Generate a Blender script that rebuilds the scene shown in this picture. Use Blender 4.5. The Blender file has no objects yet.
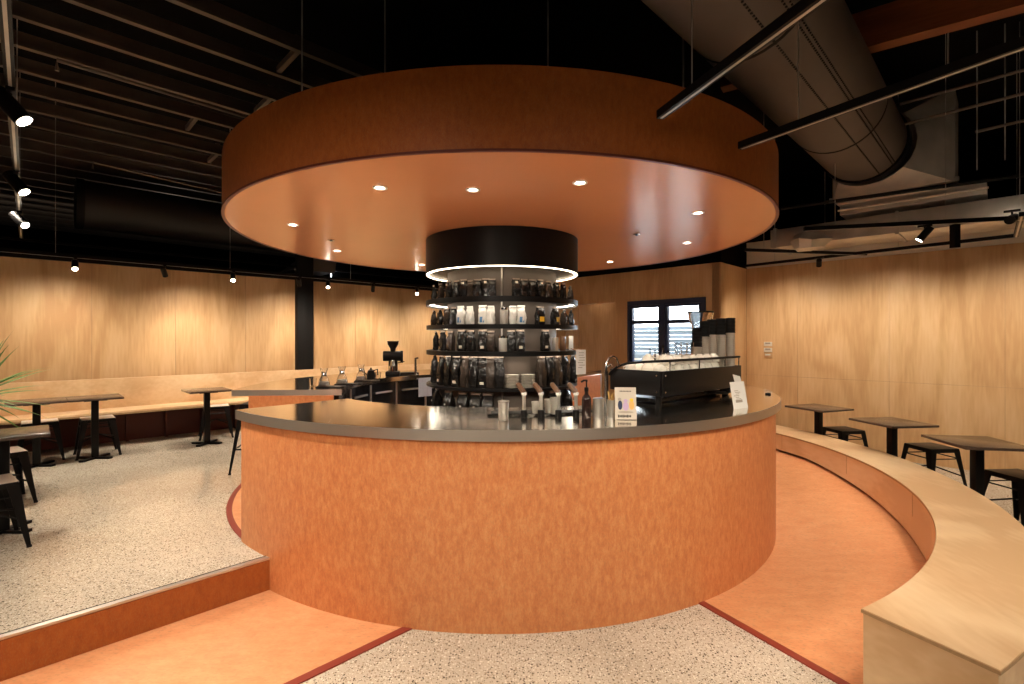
import bpy, bmesh, math, random
from mathutils import Vector, Matrix
random.seed(7)
S = bpy.context.scene
COL = S.collection
PI = math.pi
H, F, CX, HY = 1.55, 490.0, 503.4, 337.2       # eye height, focal length in pixels, principal point
def R(a): return math.radians(a)
def at(px, py, z=None, Y=None):                  # a point of the place seen at a pixel, at a known height or distance
    if Y is None: Y = F * (H - z) / (py - HY)
    return Vector(((px - CX) / F * Y, Y, H - (py - HY) * Y / F))
D_ = Vector((.718, .696, 0)).normalized(); N_ = Vector((-.696, .718, 0)).normalized()
def tq(t, q, z=0.0): return D_ * t + N_ * q + Vector((0, 0, z))      # the room's own axes
ANG = math.atan2(D_.y, D_.x)
AX, AY = -.025, 5.02                              # axis of the round counter
ZR = .195                                         # raised floor
def pol(r, deg, z=0.0): return Vector((AX + r * math.cos(R(deg)), AY + r * math.sin(R(deg)), z))

# ------------------------------------------------------------------ materials
def newmat(name):
    m = bpy.data.materials.new(name); m.use_nodes = True
    nt = m.node_tree; b = nt.nodes['Principled BSDF']
    return m, nt, b
def mat(name, col, rough=.5, metal=0., emit=None, es=0., spec=None, trans=0., alpha=1., noise=0., nscale=8., bump=0., coat=0.):
    m, nt, b = newmat(name)
    b.inputs['Base Color'].default_value = (*col, 1)
    b.inputs['Roughness'].default_value = rough; b.inputs['Metallic'].default_value = metal
    if emit: b.inputs['Emission Color'].default_value = (*emit, 1); b.inputs['Emission Strength'].default_value = es
    if trans: b.inputs['Transmission Weight'].default_value = trans
    if alpha < 1: b.inputs['Alpha'].default_value = alpha
    if coat: b.inputs['Coat Weight'].default_value = coat; b.inputs['Coat Roughness'].default_value = .1
    if spec is not None: b.inputs['Specular IOR Level'].default_value = spec
    tc = nt.nodes.new('ShaderNodeTexCoord'); n = nt.nodes.new('ShaderNodeTexNoise')
    n.inputs['Scale'].default_value = nscale; nt.links.new(tc.outputs['Object'], n.inputs['Vector'])
    if noise:
        mx = nt.nodes.new('ShaderNodeMix'); mx.data_type = 'RGBA'
        mx.inputs[6].default_value = (*[c * (1 - noise) for c in col], 1); mx.inputs[7].default_value = (*[min(1, c * (1 + noise)) for c in col], 1)
        nt.links.new(n.outputs['Fac'], mx.inputs[0]); nt.links.new(mx.outputs[2], b.inputs['Base Color'])
    if bump:
        bp = nt.nodes.new('ShaderNodeBump'); bp.inputs['Strength'].default_value = bump; bp.inputs['Distance'].default_value = .01
        nt.links.new(n.outputs['Fac'], bp.inputs['Height']); nt.links.new(bp.outputs['Normal'], b.inputs['Normal'])
    return m
def ramp(nt, stops, interp='LINEAR'):
    r = nt.nodes.new('ShaderNodeValToRGB'); r.color_ramp.interpolation = interp
    e = r.color_ramp.elements
    while len(e) < len(stops): e.new(.5)
    for k, (p, c) in enumerate(stops): e[k].position = p; e[k].color = (*c, 1)
    return r
def ply(name, c0, c1, c2, sc=(1.5, 1.5, .42), rough=.5, seed=0., fig=.16, fine=.32):
    m, nt, b = newmat(name); L = nt.links.new
    tc = nt.nodes.new('ShaderNodeTexCoord'); mp = nt.nodes.new('ShaderNodeMapping')
    mp.inputs['Scale'].default_value = sc; mp.inputs['Location'].default_value = (seed, seed * .7, seed * .3)
    L(tc.outputs['Object'], mp.inputs['Vector'])
    a = nt.nodes.new('ShaderNodeTexNoise'); a.inputs['Scale'].default_value = 1.1; a.inputs['Detail'].default_value = 1.; a.inputs['Distortion'].default_value = .8
    L(mp.outputs[0], a.inputs['Vector'])
    mu = nt.nodes.new('ShaderNodeMath'); mu.operation = 'MULTIPLY'; mu.inputs[1].default_value = 22; L(a.outputs['Fac'], mu.inputs[0])
    sn = nt.nodes.new('ShaderNodeMath'); sn.operation = 'SINE'; L(mu.outputs[0], sn.inputs[0])
    mr = nt.nodes.new('ShaderNodeMapRange'); mr.inputs[1].default_value = -1; L(sn.outputs[0], mr.inputs[0])
    mp2 = nt.nodes.new('ShaderNodeMapping'); mp2.inputs['Scale'].default_value = tuple(s * 16 if s == max(sc) else s * 6 for s in sc)
    L(tc.outputs['Object'], mp2.inputs['Vector'])
    f = nt.nodes.new('ShaderNodeTexNoise'); f.inputs['Scale'].default_value = 1.5; f.inputs['Detail'].default_value = 1.5; L(mp2.outputs[0], f.inputs['Vector'])
    g = nt.nodes.new('ShaderNodeTexNoise'); g.inputs['Scale'].default_value = .9; L(mp.outputs[0], g.inputs['Vector'])
    m1 = nt.nodes.new('ShaderNodeMath'); m1.operation = 'MULTIPLY_ADD'; m1.inputs[1].default_value = fig; L(mr.outputs[0], m1.inputs[0]); fm = nt.nodes.new('ShaderNodeMath'); fm.operation = 'MULTIPLY'; fm.inputs[1].default_value = fine; L(f.outputs['Fac'], fm.inputs[0]); L(fm.outputs[0], m1.inputs[2])
    m2 = nt.nodes.new('ShaderNodeMath'); m2.operation = 'MULTIPLY_ADD'; m2.inputs[1].default_value = .5; L(g.outputs['Fac'], m2.inputs[0]); L(m1.outputs[0], m2.inputs[2])
    r = ramp(nt, [(.36, c0), (.52, c1), (.68, c2)]); L(m2.outputs[0], r.inputs[0])
    L(r.outputs[0], b.inputs['Base Color']); b.inputs['Roughness'].default_value = rough; b.inputs['Specular IOR Level'].default_value = .3
    return m
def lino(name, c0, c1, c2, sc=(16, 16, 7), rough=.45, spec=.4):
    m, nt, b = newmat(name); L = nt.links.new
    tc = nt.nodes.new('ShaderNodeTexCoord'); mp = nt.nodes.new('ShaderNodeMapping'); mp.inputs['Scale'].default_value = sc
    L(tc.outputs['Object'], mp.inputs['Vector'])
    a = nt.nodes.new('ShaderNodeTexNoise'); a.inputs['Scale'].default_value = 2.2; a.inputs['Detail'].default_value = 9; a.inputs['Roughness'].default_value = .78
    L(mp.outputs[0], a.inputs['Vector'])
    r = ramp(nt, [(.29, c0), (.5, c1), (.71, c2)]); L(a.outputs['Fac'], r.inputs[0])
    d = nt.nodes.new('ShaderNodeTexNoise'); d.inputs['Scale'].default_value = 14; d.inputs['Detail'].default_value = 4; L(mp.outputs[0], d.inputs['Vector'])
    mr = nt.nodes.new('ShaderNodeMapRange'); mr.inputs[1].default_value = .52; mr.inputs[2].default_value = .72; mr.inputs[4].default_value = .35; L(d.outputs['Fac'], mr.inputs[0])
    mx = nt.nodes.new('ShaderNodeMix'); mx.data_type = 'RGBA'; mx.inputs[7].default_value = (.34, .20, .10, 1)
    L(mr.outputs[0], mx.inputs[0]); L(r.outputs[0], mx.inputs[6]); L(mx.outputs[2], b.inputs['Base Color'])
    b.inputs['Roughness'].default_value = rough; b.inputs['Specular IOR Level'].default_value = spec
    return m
def terrazzo(name):
    m, nt, b = newmat(name); L = nt.links.new
    tc = nt.nodes.new('ShaderNodeTexCoord')
    big = nt.nodes.new('ShaderNodeTexNoise'); big.inputs['Scale'].default_value = 1.3; big.inputs['Detail'].default_value = 3; L(tc.outputs['Object'], big.inputs['Vector'])
    r0 = ramp(nt, [(.3, (.50, .425, .335)), (.7, (.66, .575, .465))]); L(big.outputs['Fac'], r0.inputs[0])
    last = r0.outputs[0]
    for sc, th, c in ((74, .23, (.12, .09, .065)), (120, .23, (.22, .17, .12)), (85, .24, (.80, .74, .63)), (50, .17, (.36, .28, .20))):
        v = nt.nodes.new('ShaderNodeTexVoronoi'); v.inputs['Scale'].default_value = sc; L(tc.outputs['Object'], v.inputs['Vector'])
        sp = nt.nodes.new('ShaderNodeSeparateColor'); L(v.outputs['Color'], sp.inputs[0])
        t = nt.nodes.new('ShaderNodeMath'); t.operation = 'MULTIPLY'; t.inputs[1].default_value = th * 1.75; L(sp.outputs[0], t.inputs[0])
        lt = nt.nodes.new('ShaderNodeMath'); lt.operation = 'LESS_THAN'; L(v.outputs['Distance'], lt.inputs[0]); L(t.outputs[0], lt.inputs[1])
        mx = nt.nodes.new('ShaderNodeMix'); mx.data_type = 'RGBA'; mx.inputs[7].default_value = (*c, 1)
        L(lt.outputs[0], mx.inputs[0]); L(last, mx.inputs[6]); last = mx.outputs[2]
    L(last, b.inputs['Base Color']); b.inputs['Roughness'].default_value = .13; b.inputs['Specular IOR Level'].default_value = .45
    return m
M = {}
M['ply'] = ply('birch plywood', (.56, .33, .155), (.66, .42, .215), (.72, .49, .27))
M['plyb'] = ply('bench plywood', (.66, .42, .225), (.76, .53, .31), (.82, .61, .38), sc=(1.1, .8, 1.1), rough=.4, seed=3., fig=.17, fine=.25)
M['plye'] = mat('plywood edge', (.42, .25, .12), .6, noise=.25, nscale=60)
M['lino'] = lino('orange linoleum', (.48, .14, .05), (.62, .225, .08), (.72, .34, .14))
M['linof'] = lino('orange linoleum floor', (.67, .27, .115), (.74, .335, .155), (.80, .40, .20), sc=(3, 6, 2), rough=.38)
M['linod'] = lino('orange linoleum with painted shade', (.27, .065, .012), (.36, .095, .017), (.43, .13, .026))  # orange darkened to stand for the dim light on the canopy band
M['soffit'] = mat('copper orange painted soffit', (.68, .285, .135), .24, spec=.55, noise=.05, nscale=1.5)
M['red'] = mat('red rubber strip', (.27, .04, .022), .5)
M['terr'] = terrazzo('polished terrazzo')
M['steel'] = mat('brushed steel', (.78, .72, .64), .14, 1., noise=.05, nscale=6)
M['steele'] = mat('steel edge', (.66, .60, .55), .38, 1.)
M['chrome'] = mat('chrome', (.75, .72, .68), .12, 1.)
M['galv'] = mat('galvanised sheet', (.50, .47, .43), .42, .5, noise=.35, nscale=5)
M['blk'] = mat('black painted metal', (.007, .006, .006), .38, spec=.15)
M['bright'] = mat('bright brushed steel', (.85, .81, .75), .32, 1.)
M['bagt'] = mat('crinkled bag top with painted highlights', (.42, .33, .27), .3, .4, noise=.6, nscale=60, bump=.8)  # highlights on the crumpled tops put in as a lighter colour
M['trimr'] = mat('dark maroon edge', (.13, .02, .01), .5)
M['blkm'] = mat('matt black', (.008, .007, .007), .75, spec=.2)
M['ceil'] = mat('black ceiling paint', (.003, .0028, .003), .95, spec=.1)
M['purl'] = mat('dark purlin steel', (.13, .10, .08), .5, noise=.3, nscale=4)
M['duct'] = mat('dark duct fabric', (.075, .058, .048), .6, noise=.2, nscale=3)
M['ductb'] = mat('black duct', (.016, .013, .012), .6)
M['gloss'] = mat('black gloss', (.012, .011, .012), .12)
M['core'] = mat('grey brown back panel', (.13, .10, .08), .5)
M['white'] = mat('white paper', (.80, .78, .74), .6, noise=.04, nscale=20)
M['paint'] = mat('pale plaster band', (.74, .67, .58), .8)
M['bag'] = mat('black foil bag', (.012, .010, .009), .22, noise=.5, nscale=30, bump=.6)
M['bags'] = mat('smoked foil bag', (.05, .036, .028), .2, .3, noise=.5, nscale=40, bump=.8)
M['lab'] = mat('cream bag label', (.75, .68, .58), .6)
M['card'] = mat('cream card', (.56, .49, .41), .6)
M['laby'] = mat('yellow bag label', (.85, .50, .03), .5)
M['blue'] = mat('pale blue print', (.10, .26, .52), .5, noise=.5, nscale=40)
M['tbl'] = mat('dark walnut laminate', (.085, .055, .04), .22, noise=.15, nscale=6)
M['seat'] = mat('stool top with painted reflection', (.62, .54, .46), .35, .0, noise=.1)  # reflection on the left stool seats painted as a pale matte colour
M['navy'] = mat('navy window frame', (.012, .022, .07), .35)
M['glass'] = mat('window glass', (1, 1, 1), .0, trans=1.)
gm = M['glass']; nt = gm.node_tree; out = [n for n in nt.nodes if n.type == 'OUTPUT_MATERIAL'][0]
tr = nt.nodes.new('ShaderNodeBsdfTransparent'); gl = nt.nodes.new('ShaderNodeBsdfGlossy'); gl.inputs['Roughness'].default_value = .02
fr = nt.nodes.new('ShaderNodeFresnel'); fr.inputs[0].default_value = 1.45; ms = nt.nodes.new('ShaderNodeMixShader')
nt.links.new(fr.outputs[0], ms.inputs[0]); nt.links.new(tr.outputs[0], ms.inputs[1]); nt.links.new(gl.outputs[0], ms.inputs[2]); nt.links.new(ms.outputs[0], out.inputs[0])
M['cglass'] = mat('drinking glass', (.95, .95, .95), .03, trans=1.)
M['cup'] = mat('cream ceramic', (.82, .78, .70), .25)
M['kraft'] = mat('grey beige paper cup', (.36, .31, .26), .6, noise=.1, nscale=50)
M['brown'] = mat('walnut tap handle', (.12, .055, .025), .35)
M['amber'] = mat('dark amber bottle', (.02, .01, .008), .12)
M['gold'] = mat('bamboo sticks', (.62, .38, .12), .5)
M['maroon'] = mat('dark red bench base', (.075, .012, .006), .6)
M['towel'] = mat('pale blue towel', (.48, .50, .60), .9, noise=.1, nscale=60)
M['leaf'] = mat('dracaena leaf', (.09, .19, .03), .4, noise=.5, nscale=9)
M['bark'] = mat('dracaena bark', (.18, .12, .07), .9, noise=.3, nscale=30, bump=.5)
M['pot'] = mat('black planter', (.03, .028, .026), .5)
M['soil'] = mat('potting soil', (.03, .02, .012), 1., noise=.5, nscale=60)
M['beam'] = ply('stained timber beam', (.16, .045, .015), (.22, .07, .024), (.28, .095, .035), sc=(.4, .4, 2.), seed=5.)
M['led'] = mat('warm led', (1, .9, .75), .5, emit=(1, .80, .55), es=7)
M['leds'] = mat('warm shelf led', (1, .9, .75), .5, emit=(1, .87, .70), es=5)
M['lamp'] = mat('lamp lens', (1, .95, .85), .5, emit=(1, .86, .66), es=30)
M['lampd'] = mat('downlight lens', (1, .95, .85), .5, emit=(1, .86, .66), es=12)
M['tip'] = mat('frosted tap ring', (.9, .88, .84), .3)
M['skin1'] = mat('lilac print', (.50, .35, .55), .6); M['skin2'] = mat('orange print', (.78, .42, .12), .6)
M['facade'] = mat('pale corrugated cladding', (.085, .115, .14), .7, noise=.1)

# ------------------------------------------------------------------ mesh helpers
class MB:
    def __init__(s): s.bm = bmesh.new(); s.mi = 0
    def _f(s, vs):
        try:
            f = s.bm.faces.new(vs); f.material_index = s.mi; return f
        except ValueError: return None
    def hexa(s, pts):                       # 8 points: bottom 4 ccw, top 4 ccw
        v = [s.bm.verts.new(p) for p in pts]
        for q in ((3, 2, 1, 0), (4, 5, 6, 7), (0, 1, 5, 4), (1, 2, 6, 5), (2, 3, 7, 6), (3, 0, 4, 7)): s._f([v[i] for i in q])
        return s
    def box(s, c, d, rz=0., rot=None):
        c = Vector(c); m = rot if rot else Matrix.Rotation(rz, 3, 'Z')
        x, y, z = d[0] / 2, d[1] / 2, d[2] / 2
        return s.hexa([c + m @ Vector(p) for p in ((-x, -y, -z), (x, -y, -z), (x, y, -z), (-x, y, -z), (-x, -y, z), (x, -y, z), (x, y, z), (-x, y, z))])
    def prism(s, poly, z0, z1):
        b = [s.bm.verts.new((p[0], p[1], z0)) for p in poly]; t = [s.bm.verts.new((p[0], p[1], z1)) for p in poly]
        n = len(poly); s._f(list(reversed(b))); s._f(t)
        for i in range(n): s._f([b[i], b[(i + 1) % n], t[(i + 1) % n], t[i]])
        return s
    def cyl(s, p0, p1, r0, r1=None, n=16, caps=True):
        r1 = r0 if r1 is None else r1
        p0, p1 = Vector(p0), Vector(p1); a = (p1 - p0).normalized()
        u = a.orthogonal().normalized(); w = a.cross(u)
        A = [s.bm.verts.new(p0 + (u * math.cos(2 * PI * i / n) + w * math.sin(2 * PI * i / n)) * r0) for i in range(n)]
        B = [s.bm.verts.new(p1 + (u * math.cos(2 * PI * i / n) + w * math.sin(2 * PI * i / n)) * r1) for i in range(n)]
        for i in range(n): s._f([A[i], A[(i + 1) % n], B[(i + 1) % n], B[i]])
        if caps: s._f(list(reversed(A))); s._f(B)
        return s
    def lathe(s, prof, c=(0, 0, 0), n=24):
        c = Vector(c); rings = []
        for r, z in prof:
            if r < 1e-5: rings.append([s.bm.verts.new(c + Vector((0, 0, z)))])
            else: rings.append([s.bm.verts.new(c + Vector((r * math.cos(2 * PI * i / n), r * math.sin(2 * PI * i / n), z))) for i in range(n)])
        for a, b in zip(rings, rings[1:]):
            for i in range(n):
                j = (i + 1) % n
                if len(a) == 1 and len(b) == 1: continue
                if len(a) == 1: s._f([a[0], b[j], b[i]])
                elif len(b) == 1: s._f([a[i], a[j], b[0]])
                else: s._f([a[i], a[j], b[j], b[i]])
        return s
    def tube(s, pts, r, n=10):
        pts = [Vector(p) for p in pts]; rings = []; up = None
        for i, p in enumerate(pts):
            d = (pts[min(i + 1, len(pts) - 1)] - pts[max(i - 1, 0)]).normalized()
            up = d.orthogonal().normalized() if up is None else (up - d * up.dot(d)).normalized()
            w = d.cross(up); rr = r[i] if isinstance(r, (list, tuple)) else r
            rings.append([s.bm.verts.new(p + (up * math.cos(2 * PI * k / n) + w * math.sin(2 * PI * k / n)) * rr) for k in range(n)])
        for a, b in zip(rings, rings[1:]):
            for k in range(n): s._f([a[k], a[(k + 1) % n], b[(k + 1) % n], b[k]])
        s._f(list(reversed(rings[0]))); s._f(rings[-1])
        return s
    def ring(s, r0, r1, a0, a1, z0, z1, n=96, c=(AX, AY), e0=None, e1=None, oz=0):
        """solid ring sector; z1 may be a function of the angle; e0/e1 = end angles of the inner edge"""
        full = abs(a1 - a0) >= 359.9
        e0 = a0 if e0 is None else e0; e1 = a1 if e1 is None else e1
        st = []
        for i in range(n + (0 if full else 1)):
            f = i / n; a = R(a0 + (a1 - a0) * f); ai = R(e0 + (e1 - e0) * f)
            zt = z1(math.degrees(a)) if callable(z1) else z1
            zb = z0(math.degrees(a)) if callable(z0) else z0
            q = []
            for r, b, z in ((r0, ai, zb), (r1, a, zb), (r1, a, zt), (r0, ai, zt)):
                q.append(s.bm.verts.new((c[0] + r * math.cos(b), c[1] + r * math.sin(b), z + oz)))
            st.append(q)
        m = len(st)
        for i in range(m if full else m - 1):
            a, b = st[i], st[(i + 1) % m]
            for k in range(4): s._f([a[k], a[(k + 1) % 4], b[(k + 1) % 4], b[k]])
        if not full: s._f(list(reversed(st[0]))); s._f(st[-1])
        return s
    def build(s, name, m, parent=None, bev=0., sharp=32, loc=None):
        bm = s.bm; bmesh.ops.recalc_face_normals(bm, faces=bm.faces)
        if bev:
            es = [e for e in bm.edges if len(e.link_faces) == 2 and e.calc_face_angle() > R(40)]
            bmesh.ops.bevel(bm, geom=es, offset=bev, segments=2, affect='EDGES', profile=.5, clamp_overlap=True)
        for f in bm.faces: f.smooth = True
        for e in bm.edges: e.smooth = len(e.link_faces) == 2 and e.calc_face_angle() < R(sharp)
        me = bpy.data.meshes.new(name); bm.to_mesh(me); bm.free()
        for x in (m if isinstance(m, (list, tuple)) else [m]): me.materials.append(M[x])
        o = bpy.data.objects.new(name, me); COL.objects.link(o)
        if loc is not None: o.location = loc
        if parent: o.parent = parent
        return o
def tag(o, label=None, cat=None, group=None, kind=None):
    if label: o['label'] = label
    if cat: o['category'] = cat
    if group: o['group'] = group
    if kind: o['kind'] = kind
    return o
def thing(name, label, cat, loc=(0, 0, 0), rz=0., group=None):
    o = bpy.data.objects.new(name, None); COL.objects.link(o); o.empty_display_size = .05
    o.location = loc; o.rotation_euler = (0, 0, rz)
    return tag(o, label, cat, group)
def dup(o, loc=None, rz=None, label=None, group=None, parent=None):
    c = o.copy(); COL.objects.link(c)
    if parent: c.parent = parent
    if loc is not None: c.location = loc
    if rz is not None: c.rotation_euler = (0, 0, rz)
    if label: c['label'] = label
    if group: c['group'] = group
    for ch in list(o.children): dup(ch, parent=c)
    return c
def struct(name, b, m, label=None, **k): return tag(b.build(name, m, **k), label, None, None, 'structure')
ORD = ['leftmost', 'second from the left', 'third from the left', 'fourth from the left', 'fifth from the left', 'sixth from the left', 'seventh from the left',
       'eighth from the left', 'ninth from the left', 'tenth from the left', 'eleventh from the left', 'twelfth from the left', 'thirteenth from the left',
       'fourteenth from the left', 'fifteenth from the left', 'sixteenth from the left', 'seventeenth from the left', 'eighteenth from the left']

# ------------------------------------------------------------------ shell: floors
T0, T1, Q0, Q1, ZC = -7., 9.4, -8., 15., 4.3
WT, RT, RQ, LQ = 6.896, 7.857, 2.785, 8.136       # window wall, right wall, the return between them, left wall
def P2(t, q): v = tq(t, q); return (v.x, v.y)
struct('floor', MB().prism([P2(T0, Q0), P2(T1, Q0), P2(T1, RQ), P2(T0, RQ)], -.1, 0).prism([P2(T0, RQ), P2(WT, RQ), P2(WT, Q1), P2(T0, Q1)], -.1, 0), 'terr',
       'speckled polished terrazzo floor in front of the round counter')
RC = 2.462
pt = Vector((-1.404, 3.065)); a_st = math.degrees(math.atan2(pt.y - AY, pt.x - AX))     # where the step meets the counter
poly = [P2(T0, 3.18), (pt.x, pt.y)]
a1 = 8.
arc = [pol(RC - .01, a_st + (a1 + 0 - (a_st)) * k / 60.) if False else pol(RC - .01, a_st + ((360 + a1) - (a_st % 360)) * k / 60. if a_st > 0 else a_st + (a1 - a_st) * k / 60.) for k in range(1, 61)]
poly += [(p.x, p.y) for p in arc]
poly += [(p.x, p.y) for p in (pol(3.42, a1 + (25.4 - a1) * k / 10.) for k in range(11))]
poly += [P2(WT, RQ), P2(WT, Q1), P2(T0, Q1)]
def rampz(a):                                     # the orange floor climbs to the raised level on the right
    return .004 + ZR * min(1, max(0, (a + 32) / 38.))
struct('floor_raised', MB().prism(poly, 0.002, ZR), 'terr', 'raised terrazzo floor one step up on the left')
struct('floor_orange_left', MB().prism([P2(-6.5, 2.25), P2(1.9, 2.25), P2(1.5, 3.17), P2(-6.5, 3.17)], .0, .004), 'linof', 'orange linoleum floor below the step')
struct('floor_orange_ramp', MB().ring(RC - .02, 3.45, -61.0, 8.0, 0.0, rampz, n=60), 'linof', 'orange linoleum ramp between counter and curved bench')
struct('floor_orange_inside', MB().ring(1.0, 2.41, 0, 360, ZR - .01, ZR + .004, n=96), 'linof', 'orange floor inside the ring of the counter')
struct('trim_1', MB().prism([P2(-6.5, 2.205), P2(1.70, 2.205), P2(1.66, 2.25), P2(-6.5, 2.25)], .0, .006), 'red', 'thin red strip edging the orange floor on the left')
p, q_ = pol(2.42, -61.4), pol(7.5, -61.4)
dd = (q_ - p).normalized(); nn = Vector((-dd.y, dd.x, 0)) * .022
struct('trim_2', MB().prism([((p - nn).x, (p - nn).y), ((q_ - nn).x, (q_ - nn).y), ((q_ + nn).x, (q_ + nn).y), ((p + nn).x, (p + nn).y)], 0, .0065), 'red', 'thin red strip edging the orange floor on the right')
struct('trim_3', MB().ring(2.41, 2.45, 188, 227, ZR - .005, ZR + .006, n=40), 'red', 'curved red strip across the staff opening of the counter')
struct('floor_orange_right', MB().ring(2.43, 3.42, 7.9, 27, ZR - .01, ZR + .004, n=20), 'linof', 'orange linoleum landing at the top of the ramp')
# the step's face and nosing
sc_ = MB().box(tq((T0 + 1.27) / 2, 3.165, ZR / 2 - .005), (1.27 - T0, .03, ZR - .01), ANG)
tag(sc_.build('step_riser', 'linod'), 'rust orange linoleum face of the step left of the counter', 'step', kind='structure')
MBn = MB().box(tq((T0 + 1.19) / 2, 3.166, ZR + .001), (1.19 - T0, .036, .012), ANG)
nos = MBn.build('step_nosing', 'steele'); tag(nos, 'metal nosing along the edge of the terrazzo step', 'step nosing', kind='structure')
g = MB().box(tq((T0 + 1.19) / 2, 3.186, ZR + .002), (1.19 - T0, .007, .012), ANG); g.build('inlay', 'blkm', nos)

# ------------------------------------------------------------------ shell: walls
def panelled(name, p0, dirv, length, z0, z1, step, first, label, back, rows=None):
    """plywood sheets with fine open joints over a dark backing; 'back' points away from the room"""
    b = MB(); th = .018; L = Vector(dirv)
    cuts = [0.]; s = first
    while s < length - .02: cuts.append(s); s += step
    cuts.append(length)
    ang = math.atan2(L.y, L.x); g_ = .0035
    zs = [z0] + (rows or []) + [z1]
    for a, c in zip(cuts, cuts[1:]):
        for u, v in zip(zs, zs[1:]):
            m = Vector(p0) + L * ((a + c) / 2) + Vector(back) * th / 2; m.z = (u + v) / 2
            b.box(m, (c - a - g_, th, v - u - g_), ang)
    b.mi = 1
    m = Vector(p0) + L * (length / 2) + Vector(back) * (th + .05); m.z = (z0 + z1) / 2
    b.box(m, (length, .1, z1 - z0), ang)
    return struct(name, b, ['ply', 'plye'], label)
panelled('wall_left', tq(T0, LQ), D_, WT - T0 + .1, ZR, 2.49, .905, .34, 'plywood clad wall behind the left bench', N_)
panelled('wall_right', tq(RT, Q0), N_, RQ - Q0, 0, 2.593, 1.03, .82, 'plywood clad wall behind the right tables', D_, rows=[.984])
panelled('wall_return', tq(WT, RQ), D_, RT - WT, 0, 2.593, 2.0, 2.0, 'short plywood return wall', N_, rows=[.984])
def wq(s): return 8.136 - s                        # distance along the window wall from its far corner -> q
DA, DB, WA, WB, WTOP, WBOT = 2.62, 3.64, 3.888, 5.148, 2.12, .98
b = MB()
def wpiece(s0, s1, z0, z1): 
    b.box(tq(WT + .06, wq((s0 + s1) / 2), (z0 + z1) / 2), (.12, s1 - s0, z1 - z0), ANG)
wpiece(-.1, DA, ZR, 2.593); wpiece(DA, DB, WTOP, 2.593); wpiece(DB, WA, ZR, 2.593); wpiece(WA, WB, WTOP, 2.593); wpiece(WA, WB, ZR, WBOT); wpiece(WB, 5.351, ZR, 2.593)
struct('wall_window', b, 'ply', 'plywood wall with the dark window and a doorway')
b = MB()
b.box(tq(WT + .42, wq((DA + DB) / 2), 1.3), (.05, 1.1, 2.4), ANG)
b.box(tq(WT + .28, wq(DA - .03), 1.3), (.32, .05, 2.4), ANG); b.box(tq(WT + .28, wq(DB + .026), 1.3), (.32, .05, 2.4), ANG)
b.box(tq(WT + .28, wq((DA + DB) / 2), 2.5), (.34, 1.1, .05), ANG); b.box(tq(WT + .28, wq((DA + DB) / 2), .12), (.34, 1.1, .12), ANG)
struct('wall_alcove', b, 'ply', 'plywood lined alcove beyond the doorway')
b = MB()
b.box(tq((T0 + T1) / 2, Q0 - .1, ZC / 2), (T1 - T0, .2, ZC), ANG); b.box(tq((T0 + WT) / 2, Q1 + .1, ZC / 2), (WT - T0, .2, ZC), ANG)
b.box(tq(T0 - .1, (Q0 + Q1) / 2, ZC / 2), (.2, Q1 - Q0, ZC), ANG); b.box(tq(T1 + .1, (Q0 + RQ) / 2, ZC / 2), (.2, RQ - Q0 + .4, ZC), ANG)
b.box(tq(WT + .1, (RQ + Q1) / 2, (2.6 + ZC) / 2), (.14, Q1 - RQ, ZC - 2.6), ANG); b.box(tq(WT + .1, (8.3 + Q1) / 2, 1.3), (.14, Q1 - 8.3, 2.6), ANG)
b.box(tq((WT + T1) / 2 + .1, RQ + .08, ZC / 2), (T1 - WT - .14, .06, ZC), ANG)
struct('wall_outer', b, 'ceil', 'black painted outer walls above the plywood')
struct('ceiling', MB().box(tq(1.2, 3.5, ZC + .05), (17, 24, .1), ANG), 'ceil', 'black ceiling above the cafe')
# pale band over the right wall
struct('trim_4', MB().box(tq(RT + .07, (Q0 + RQ) / 2, 2.79), (.12, RQ - Q0, .39), ANG), 'paint', 'pale plaster band above the plywood on the right')
# outside
struct('ground_outside', MB().box(tq(15, 6, -.3), (16, 30, .1), ANG), 'paint', 'pavement outside the window')
b = MB()
for k in range(19): b.box(tq(12.0 + (.03 if k % 2 else 0), 5, -.2 + k * .11), (.1, 16, .105), ANG)
tag(b.build('outside_fence', 'facade'), 'pale horizontally ribbed fence seen through the window', 'fence')
# window
w = tag(bpy.data.objects.new('window_1', None), 'navy framed two sash window in the plywood wall', None, None, 'structure'); COL.objects.link(w)
def wbar(b, s0, s1, z0, z1, dt=.07, off=.05): b.box(tq(WT + off, wq((s0 + s1) / 2), (z0 + z1) / 2), (dt, s1 - s0, z1 - z0), ANG)
b = MB(); wbar(b, WA, WB, WTOP - .075, WTOP, .14); wbar(b, WA, WB, WBOT, WBOT + .06, .14); wbar(b, WA, WA + .035, WBOT, WTOP, .14); wbar(b, WB - .07, WB, WBOT, WTOP, .14); wbar(b, 4.45, 4.52, WBOT, WTOP, .14)
b.build('window_frame', 'navy', w)
for s0, s1 in ((WA + .035, 4.45), (4.52, WB - .07)):
    b = MB(); z0, z1 = WBOT + .06, WTOP - .075
    wbar(b, s0, s0 + .035, z0, z1); wbar(b, s1 - .045, s1, z0, z1); wbar(b, s0, s1, z1 - .035, z1); wbar(b, s0, s1, z0, z0 + .05); wbar(b, s0, s1, 1.755, 1.815)
    f = b.build('window_sash', 'navy', w)
    b = MB(); wbar(b, s0 + .02, s1 - .02, z0, z1, .006); b.build('window_pane', 'glass', f)

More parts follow.
